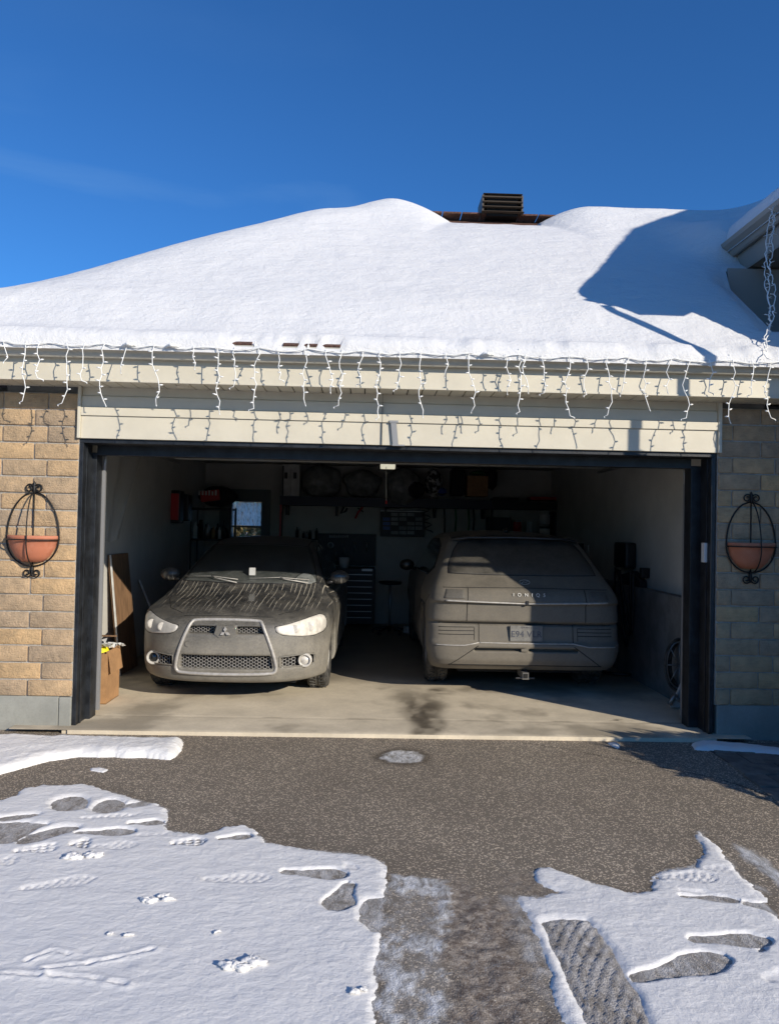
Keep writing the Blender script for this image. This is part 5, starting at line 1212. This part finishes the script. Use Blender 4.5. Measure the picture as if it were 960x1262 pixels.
def bagf(px, py, rx, rz, Y, seed):
    def f(m):
        c = aty(px, py, Y); m.blob((c[0], Y, c[2]), (rx, .22, rz), seed, .10, 26, 16, squash=so_z1+.003 if py < 600 else None)
    return f
single('plastic_bag', 'bag', 'large grey plastic bag, first from the left on overhead shelf', 'bag', bagf(395, 594, .33, .27, 6.5, 3), bevel=0)
single('plastic_bag', 'bag', 'rounded grey plastic bag in the middle of overhead shelf', 'bag', bagf(448, 596, .30, .22, 6.5, 5), bevel=0)
single('plastic_bag', 'bag', 'tall grey bag drooping over the overhead shelf right of the ceiling lamp', 'bag', bagf(496, 600, .27, .31, 6.42, 9), bevel=0)
single('jacket_bundle', 'cloth', 'black bundle of cloth lying against the tall grey bag', 'clothing', bagf(513, 604, .13, .13, 6.30, 12), bevel=0)
single('patterned_jacket', 'pattern', 'black and white patterned garment on overhead shelf beside a helmet', 'clothing', bagf(534, 596, .14, .24, 6.38, 14), bevel=0)
HM = empty('helmet', (aty(544, 606, 6.33)[0], 6.33, so_z1), 'small dark blue helmet on overhead shelf left of the cardboard box', 'helmet')
c = aty(544, 606, 6.33); MB().blob((c[0], 6.33, c[2]), (.085, .11, .07), 2, .03, 20, 12).build('shell', 'blue', HM); MB().tube([(c[0]-.07, 6.26, c[2]-.03), (c[0], 6.21, c[2]-.05), (c[0]+.07, 6.26, c[2]-.03)], .012).build('visor', 'black', HM)
stand('cardboard_box', 'card', 'plain cardboard box standing on the right part of overhead shelf', 'box', 576, 586, 601, 612, 6.40, .3)
stand('black_bin', 'cloth', 'black bin between the helmet and the cardboard box on overhead shelf', 'bin', 556, 578, 573, 611, 6.42, .25, .03)
single('green_cloth', 'green', 'dark green cloth heaped on the cardboard box', 'cloth', bagf(589, 583, .14, .035, 6.5, 21), bevel=0)
single('black_bag', 'cloth', 'black bag at the right end of overhead shelf', 'bag', bagf(606, 590, .09, .18, 6.5, 23), bevel=0)
stand('red_tray', 'red', 'flat red tray lying on the black shelf at back right', 'tray', 654, 612, 688, 617, 6.42, .3)
stand('black_case', 'black', 'long black case lying on the shelf left of the red tray', 'case', 607, 613, 640, 618, 6.42, .3)
def can(name, m, label, cat, px, yt, yb, r, Y=6.45, cap=None):
    z1, z0 = aty(px, yt, Y)[2], aty(px, yb, Y)[2]; X_ = aty(px, yb, Y)[0]; t = empty(name, (X_, Y, z0), label, cat)
    MB().lathe([(0, z0), (r, z0), (r, z1-.03), (r*.96, z1-.025)], (X_, Y, 0), seg=18).build('body', m, t); MB().lathe([(r*1.02, z1-.03), (r*1.02, z1), (0, z1)], (X_, Y, 0), seg=18).build('lid', cap or m, t)
can('paint_can', 'red', 'red and grey can on the shelf above the hatchback roof', 'can', 637, 641, 657, .07, cap='steel'); can('white_jar', 'white', 'small white jar right of the red can', 'jar', 652, 643, 657, .045)
can('white_tub', 'white', 'largest white tub on the shelf above the hatchback', 'tub', 671, 634, 646, .085, cap='white'); can('white_tub', 'white', 'lower white tub under the largest one at back right', 'tub', 671, 649, 660, .085, cap='black')
stand('black_crate', 'black', 'black crate under the shelf left of the red can', 'crate', 602, 637, 629, 658, 6.40, .3)
stand('black_crate', 'black', 'tall black crate at the right end of the back shelf', 'crate', 682, 630, 696, 660, 6.40, .3)
# wall cabinet of small drawers
WC = empty('drawer_cabinet', (aty(496, 662, 6.6)[0], 6.7, aty(496, 662, 6.6)[2]), 'black wall cabinet of small clear and blue parts drawers', 'drawer cabinet')
mb = MB(); pbox(mb, 469, 628, 523, 662, 6.62, .17); mb.build('frame', 'black', WC, bevel=.006)
for c_ in range(5):
    for r_ in range(5):
        xa = 472+c_*10; ya = 632+r_*5.6; mb = MB(); pbox(mb, xa, ya, xa+8.4, ya+4.2, 6.60, .03); mb.build('drawer', ('blue' if c_ == 0 else 'bag') if (c_+r_) % 4 else 'black', WC)
MB().box(*aty(469, 628, 6.6)[[0]], aty(523, 628, 6.6)[0], 6.60, 6.62, aty(469, 629, 6.6)[2]-.012, aty(469, 629, 6.6)[2]).build('top_edge', 'steel', WC)
# hanging hand tools
def hang(label, m, pts, r, name='hand_tool', cat='tool', Y=6.5): single(name, m, label, cat, lambda q: q.tube([aty(x, y, Y) for x, y in pts], r), bevel=0)
hang('black clamp hanging under the overhead shelf', 'black', [(424, 625), (420, 633), (426, 630), (428, 626)], .02, 'clamp', 'clamp'); hang('red handled clamp hanging under the overhead shelf', 'red', [(447, 625), (441, 632), (438, 639)], .018, 'clamp', 'clamp')
hang('small clamp hanging right of the red handled one', 'black', [(441, 626), (448, 631)], .012, 'clamp', 'clamp')
for i, (px, m, e, nm) in enumerate(((547, 'black', 700, 'black pole standing left of the green rake handle'), (561, 'green', 655, 'green handled rake hanging by the back wall'), (577, 'green', 655, 'dark green pole hanging right of the green rake'), (583, 'black', 655, 'black handled shovel hanging nearest the corner shelf'))):
    hang(nm, m, [(px, 626), (px+1, 640), (px, e)], .016, 'garden_tool', 'garden tool')
single('cord_bundle', 'black', 'tangled black cord hanging left of the garden tools', 'cord', lambda m: m.tube([aty(524+5*math.sin(i*1.3)+i*.3, 626+i*1.9, 6.5) for i in range(17)], .011), bevel=0)
# work bench, tool board, tool chest
TBd = empty('tool_board', (aty(424, 690, 6.6)[0], 6.75, 1.2), 'black tool board with hanging ring and pliers on the back wall', 'tool board')
mb = MB(); pbox(mb, 392, 657, 463, 697, 6.72, .05); mb.build('panel', 'black', TBd, bevel=.004)
mb = MB(); c = aty(407.5, 672, 6.68); mb.lathe([(.035, -.012), (.055, -.012), (.055, .012), (.035, .012), (.035, -.012)], tuple(c), 'Y', 22); mb.build('ring', 'steel', TBd)
for px, y0_, y1_ in ((414, 678, 690), (424, 670, 682), (437, 668, 680), (452, 666, 680)): MB().tube([aty(px, y0_, 6.69), aty(px+.4, y1_, 6.69)], .010).build('pliers', 'steel', TBd)
M['dimsign'] = mat('grey_lettering', (.30, .30, .30), .6)
for i in range(9): mb = MB(); pbox(mb, 406+i*2.7, 659.5+.4*(i % 2), 407.8+i*2.7, 662.5, 6.71, .01); mb.build('sign_letter', 'dimsign', TBd)
rg = random.Random(8)
WB = empty('work_bench', (aty(385, 700, 6.3)[0], 6.4, .02), 'dark workbench behind the sedan below the tool board', 'workbench')
bz = aty(400, 700, 6.2)[2]; MB().box(aty(345, 700, 6.2)[0], aty(462, 700, 6.2)[0], 6.15, 6.78, bz-.04, bz).build('top', 'black', WB, bevel=.004)
for x in (aty(348, 700, 6.2)[0], aty(400, 700, 6.2)[0]): MB().box(x, x+.05, 6.2, 6.25, .02, bz-.04).build('leg', 'black', WB)
MB().box(aty(352, 700, 6.2)[0], aty(392, 700, 6.2)[0], 6.6, 6.78, aty(372, 664, 6.6)[2]-.02, aty(372, 664, 6.6)[2]).build('shelf', 'black', WB)
zs = aty(372, 664, 6.6)[2]
for i in range(7): bottle(aty(366+i*4, 664, 6.66)[0], 6.68, zs, rg.uniform(.018, .03), rg.uniform(.10, .20), ['black', 'white', 'black', 'steel'][i % 4], 'small bottle on the narrow shelf above the workbench', 'bottles above the workbench')
BK = empty('bucket', (aty(424, 700, 6.3)[0], 6.3, bz), 'white bucket standing on the workbench', 'bucket'); c = aty(424, 700, 6.3); zt_ = aty(424, 687, 6.3)[2]
MB().lathe([(0, bz+.001), (.07, bz+.001), (.088, zt_), (.080, zt_), (.065, bz+.02), (0, bz+.02)], (c[0], 6.32, 0), seg=20).build('pail', 'white', BK); MB().tube([(c[0]-.085, 6.32, zt_), (c[0], 6.25, zt_-.05), (c[0]+.085, 6.32, zt_)], .004).build('handle', 'steel', BK)
TC = empty('tool_chest', (aty(442, 740, 6.05)[0], 6.3, .02), 'tall black tool chest with rows of drawers between the two cars', 'tool chest')
tx0, tx1 = aty(421, 740, 6.05)[0], aty(462, 740, 6.05)[0]; tz = aty(442, 701, 6.05)[2]
MB().box(tx0, tx1, 6.05, 6.14, .10, tz).build('cabinet', 'black', TC, bevel=.006)
for i in range(8): z = .14+i*(tz-.2)/8; MB().box(tx0+.02, tx1-.02, 6.02, 6.05, z, z+(tz-.2)/8-.015).build('drawer', 'black', TC, bevel=.004); MB().box(tx0+.05, tx1-.05, 6.010, 6.02, z+(tz-.2)/8-.035, z+(tz-.2)/8-.025).build('drawer_pull', 'steel', TC)
mb = MB(); pbox(mb, 446, 701, 459, 704, 6.0, .01); mb.build('name_plate', 'steel', TC)
# stool
sx_ = aty(481, 718, 5.6)[0]; sz_ = aty(481, 716, 5.6)[2]; ST_ = empty('stool', (sx_, 5.6, .02), 'round black padded workshop stool on a star base between the cars', 'stool')
MB().lathe([(0, sz_-.05), (.16, sz_-.05), (.18, sz_-.03), (.175, sz_-.005), (.12, sz_), (0, sz_)], (sx_, 5.6, 0), seg=24).build('seat', 'black', ST_)
MB().tube([(sx_, 5.6, .12), (sx_, 5.6, sz_-.04)], .022).build('post', 'steel', ST_)
for k in range(5): a = k*2*math.pi/5+.3; MB().tube([(sx_, 5.6, .13), (sx_+.24*math.cos(a), 5.6+.24*math.sin(a), .08), (sx_+.26*math.cos(a), 5.6+.26*math.sin(a), .05)], .018).blob((sx_+.26*math.cos(a), 5.6+.26*math.sin(a), .05), (.028, .028, .03), 1, 0).build('leg', 'black', ST_)
single('white_hose', 'white', 'white coil lying on the floor beside the stool', 'hose', lambda m: [m.tube([(sx_+.36+.14*math.cos(a), 5.5+.1*math.sin(a), .07+.03*i) for a in np.linspace(0, 6.2, 20)], .018) for i in range(3)], bevel=0)
# ceiling lamp above the cars
lc = aty(478, 574.5, 3.2); CL = empty('ceiling_lamp', (lc[0], 3.2, 2.64), 'small lit ceiling lamp with pull cord in the middle of the garage', 'ceiling lamp')
me_ = bpy.data.materials.new('warm_lamp'); n = NT(me_); n.b.inputs['Emission Color'].default_value = (1, .95, .7, 1); n.b.inputs['Emission Strength'].default_value = .55; M['lampglow'] = me_
zc = lc[2]; MB().box(lc[0]-.09, lc[0]+.09, 3.16, 3.30, zc-.03, zc+.03).build('lens', 'lampglow', CL, bevel=.01); MB().box(lc[0]-.11, lc[0]+.11, 3.30, 3.62, zc-.02, 2.64).build('opener_body', 'cloth', CL, bevel=.01)
MB().tube([aty(476, 575, 3.15), aty(476, 600, 3.15), aty(476, 617, 3.15)], .004).build('pull_cord', 'white', CL); MB().tube([aty(476, 617, 3.15), aty(476, 621, 3.15)], .012).build('pull_handle', 'red', CL)
# right wall: charger, cables, outlet, hose reel
cX = 3.045
c0 = at(768, 668, 'X', cX); c1 = at(783, 701, 'X', cX); EV = empty('wall_charger', (cX, c0[1], c1[2]), 'black electric car wall charger on the right garage wall', 'charger')
MB().box(cX-.12, cX+.01, min(c0[1], c1[1]), max(c0[1], c1[1]), c1[2], at(768, 668, 'X', cX)[2]).build('housing', 'black', EV, bevel=.03)
MB().box(cX-.08, cX+.01, c1[1]-.42, c1[1]-.34, c1[2]-.08, c1[2]+.03).build('cable_holder', 'black', EV, bevel=.01)
ym = (c0[1]+c1[1])/2
for s_ in range(3):
    pts = []
    for k in range(26):
        u = k/25; pts.append((cX-.13-.02*s_, ym+.10-.14*s_-.5*math.sin(u*math.pi)*(.3+.12*s_)*(1 if s_ else -1)*.6-.45*u*(s_ > 0), c1[2]-math.sin(u*math.pi)*(1.0-.16*s_)-(.02 if s_ else .0)))
    MB().tube(pts, .014).build('cable', 'black', EV)
MB().tube([(cX-.15+.0*k-.25*math.sin(k*.35), ym-.1+.30*math.cos(k*.35), .045+.008*(k//18)) for k in range(36)], .014).build('cable_coil', 'black', EV)
OL = empty('wall_outlet', (cX, at(715, 676, 'X', 3.05)[1], 1.4), 'white outlet plate with a black plug on the right wall by the hatchback', 'outlet')
p0 = at(714, 671, 'X', 3.05); p1 = at(722, 681, 'X', 3.05); MB().box(3.045, 3.058, min(p0[1], p1[1])-.1, max(p0[1], p1[1])+.02, p1[2], p0[2]).build('plate', 'offwhite', OL, bevel=.003); MB().box(2.99, 3.045, p0[1]-.25, p0[1]-.1, p1[2]+.02, p0[2]+.02).build('plug', 'black', OL, bevel=.01)
single('black_cover', 'cloth', 'black cloth covered item on the concrete ledge right of the hatchback', 'cover', lambda m: m.prism([(2.2, 1.03), (2.9, 1.03), (2.95, 1.12), (2.5, 1.2), (2.2, 1.1)], 'X', 2.97, 3.05), bevel=.01)
hc = aty(842, 822, .95); HR = empty('hose_reel', (hc[0], hc[1], .02), 'black hose reel on a grey stand just inside the right door jamb', 'hose reel')
for k, rr in enumerate((.245, .235, .215, .225)): MB().tube([(hc[0]+rr*.55*math.sin(a)+.02*k, .95+.10+.02*k, hc[2]+rr*math.cos(a)) for a in np.linspace(0, 2*math.pi, 36, endpoint=False)], .014, closed=True).build('hose_loop', 'black' if k % 2 else 'rubber', HR)
MB().tube([(hc[0]+.22*.55*math.sin(a), 1.05, hc[2]+.22*math.cos(a)) for a in np.linspace(0, 2*math.pi, 30, endpoint=False)], .010, closed=True).build('rim', 'steel', HR)
mb = MB()
for k in range(8): a = k*math.pi/4; mb.tube([(hc[0], 1.05, hc[2]), (hc[0]+.21*.55*math.sin(a), 1.05, hc[2]+.21*math.cos(a))], .005)
mb.build('spokes', 'steel', HR)
q0 = aty(830, 865, .9); q1 = aty(850, 838, .9)
MB().prism([(q0[0]-.03, .03), (q0[0]+.20, .03), (q0[0]+.20, q1[2]-.0), (q0[0]+.09, q1[2]+.02)], 'Y', .88, .92).build('stand_plate', 'offwhite', HR); MB().tube([(q0[0]-.03, .86, .14), (q0[0]+.12, .88, .05)], .02).tube([(q0[0]-.06, .86, .06), (q0[0]-.0, .86, .16)], .022).build('nozzle', 'steel', HR)
# unseen tree row added behind the camera to block the low sky
M['ever0'] = mat('far_evergreen', (.03, .05, .03), .9, var=.4, vscale=2)
def added_conifer(x, y, h, i):
    t = empty('added_conifer', (x, y, -.1), 'dark tree added out of view behind the camera to block low sky', 'tree', 'added trees blocking low sky')
    MB().tube([(x, y, -.1), (x, y, h*.9)], [.18, .03]).build('trunk', 'wood', t)
    mb = MB(); n_ = 9
    for k in range(n_): z = .5+(h-.5)*k/n_; r = (1-k/n_)*h*.30+.15; mb.lathe([(r, z-.25), (r*.35, z+(h/n_)*1.1), (0, z+(h/n_)*1.5)], (x, y, 0), seg=11, a0=i+k, a1=i+k+2*math.pi)
    mb.build('crown', 'ever0', t)
rq = random.Random(2)
for i in range(17): added_conifer(-34+i*4.3+rq.uniform(-.8, .8), -27+rq.uniform(-1.5, 1.5), rq.uniform(5.5, 7.6), i)
# back yard seen through the small window
def leafy(name, cx_, cy_, h, w, m, label, n_=1400, seed=1):
    rg = np.random.default_rng(seed); t = empty(name, (cx_, cy_, -.1), label, 'tree', 'trees behind the garage')
    MB().tube([(cx_, cy_, -.2), (cx_+.1, cy_, h*.4), (cx_, cy_+.1, h*.8)], [.12, .08, .03]).build('trunk', 'wood', t)
    P = rg.normal(size=(n_, 3))*np.array([w, w, h*.22])+np.array([cx_, cy_, h*.55]); vs = []; fs = []
    for i, p in enumerate(P):
        d = rg.normal(size=3)*.12; e = rg.normal(size=3)*.12; k = len(vs); vs += [tuple(p), tuple(p+d), tuple(p+e)]; fs.append((k, k+1, k+2))
    MB().add(vs, fs).build('crown', m, t)
M['twigs'] = mat('golden_twigs', (.16, .12, .04), .9, var=.5, vscale=3)
for i, (a, b) in enumerate(((-5., 16.), (-2.5, 18.), (-4., 20.))): leafy('bush', a, b, 2.3+.3*i, .9, 'twigs', ['golden brown bush seen through the back door window, left', 'golden brown bush seen through the back door window, right', 'golden brown bush farthest behind the back door window'][i], 1500, i)
# unseen shrub added right of frame to cast the rounded shadow on paving
rg = np.random.default_rng(4); SHx, SHy = 3.95, -1.92; t = empty('shrub', (SHx, SHy, -.1), 'rounded evergreen shrub added out of view right of the garage for its shadow', 'shrub')
MB().tube([(SHx, SHy, -.1), (SHx, SHy, .5)], .04).build('trunk', 'wood', t)
vs = []; fs = []
for i in range(2600):
    d = rg.normal(size=3); d /= np.linalg.norm(d); rr = rg.uniform(.75, 1.03)
    p = np.array([SHx, SHy, .50])+d*rr*np.array([.62, .62, .52]); e1 = rg.normal(size=3)*.05; e2 = rg.normal(size=3)*.05; k = len(vs); vs += [tuple(p), tuple(p+e1), tuple(p+e2)]; fs.append((k, k+1, k+2))
M['ever'] = mat('evergreen_leaves', (.03, .06, .025), .8, var=.4, vscale=5)
mb = MB(); mb.add(vs, fs); mb.blob((SHx, SHy, .5), (.56, .56, .46), 3, .04, 24, 14); mb.build('crown', 'ever', t)
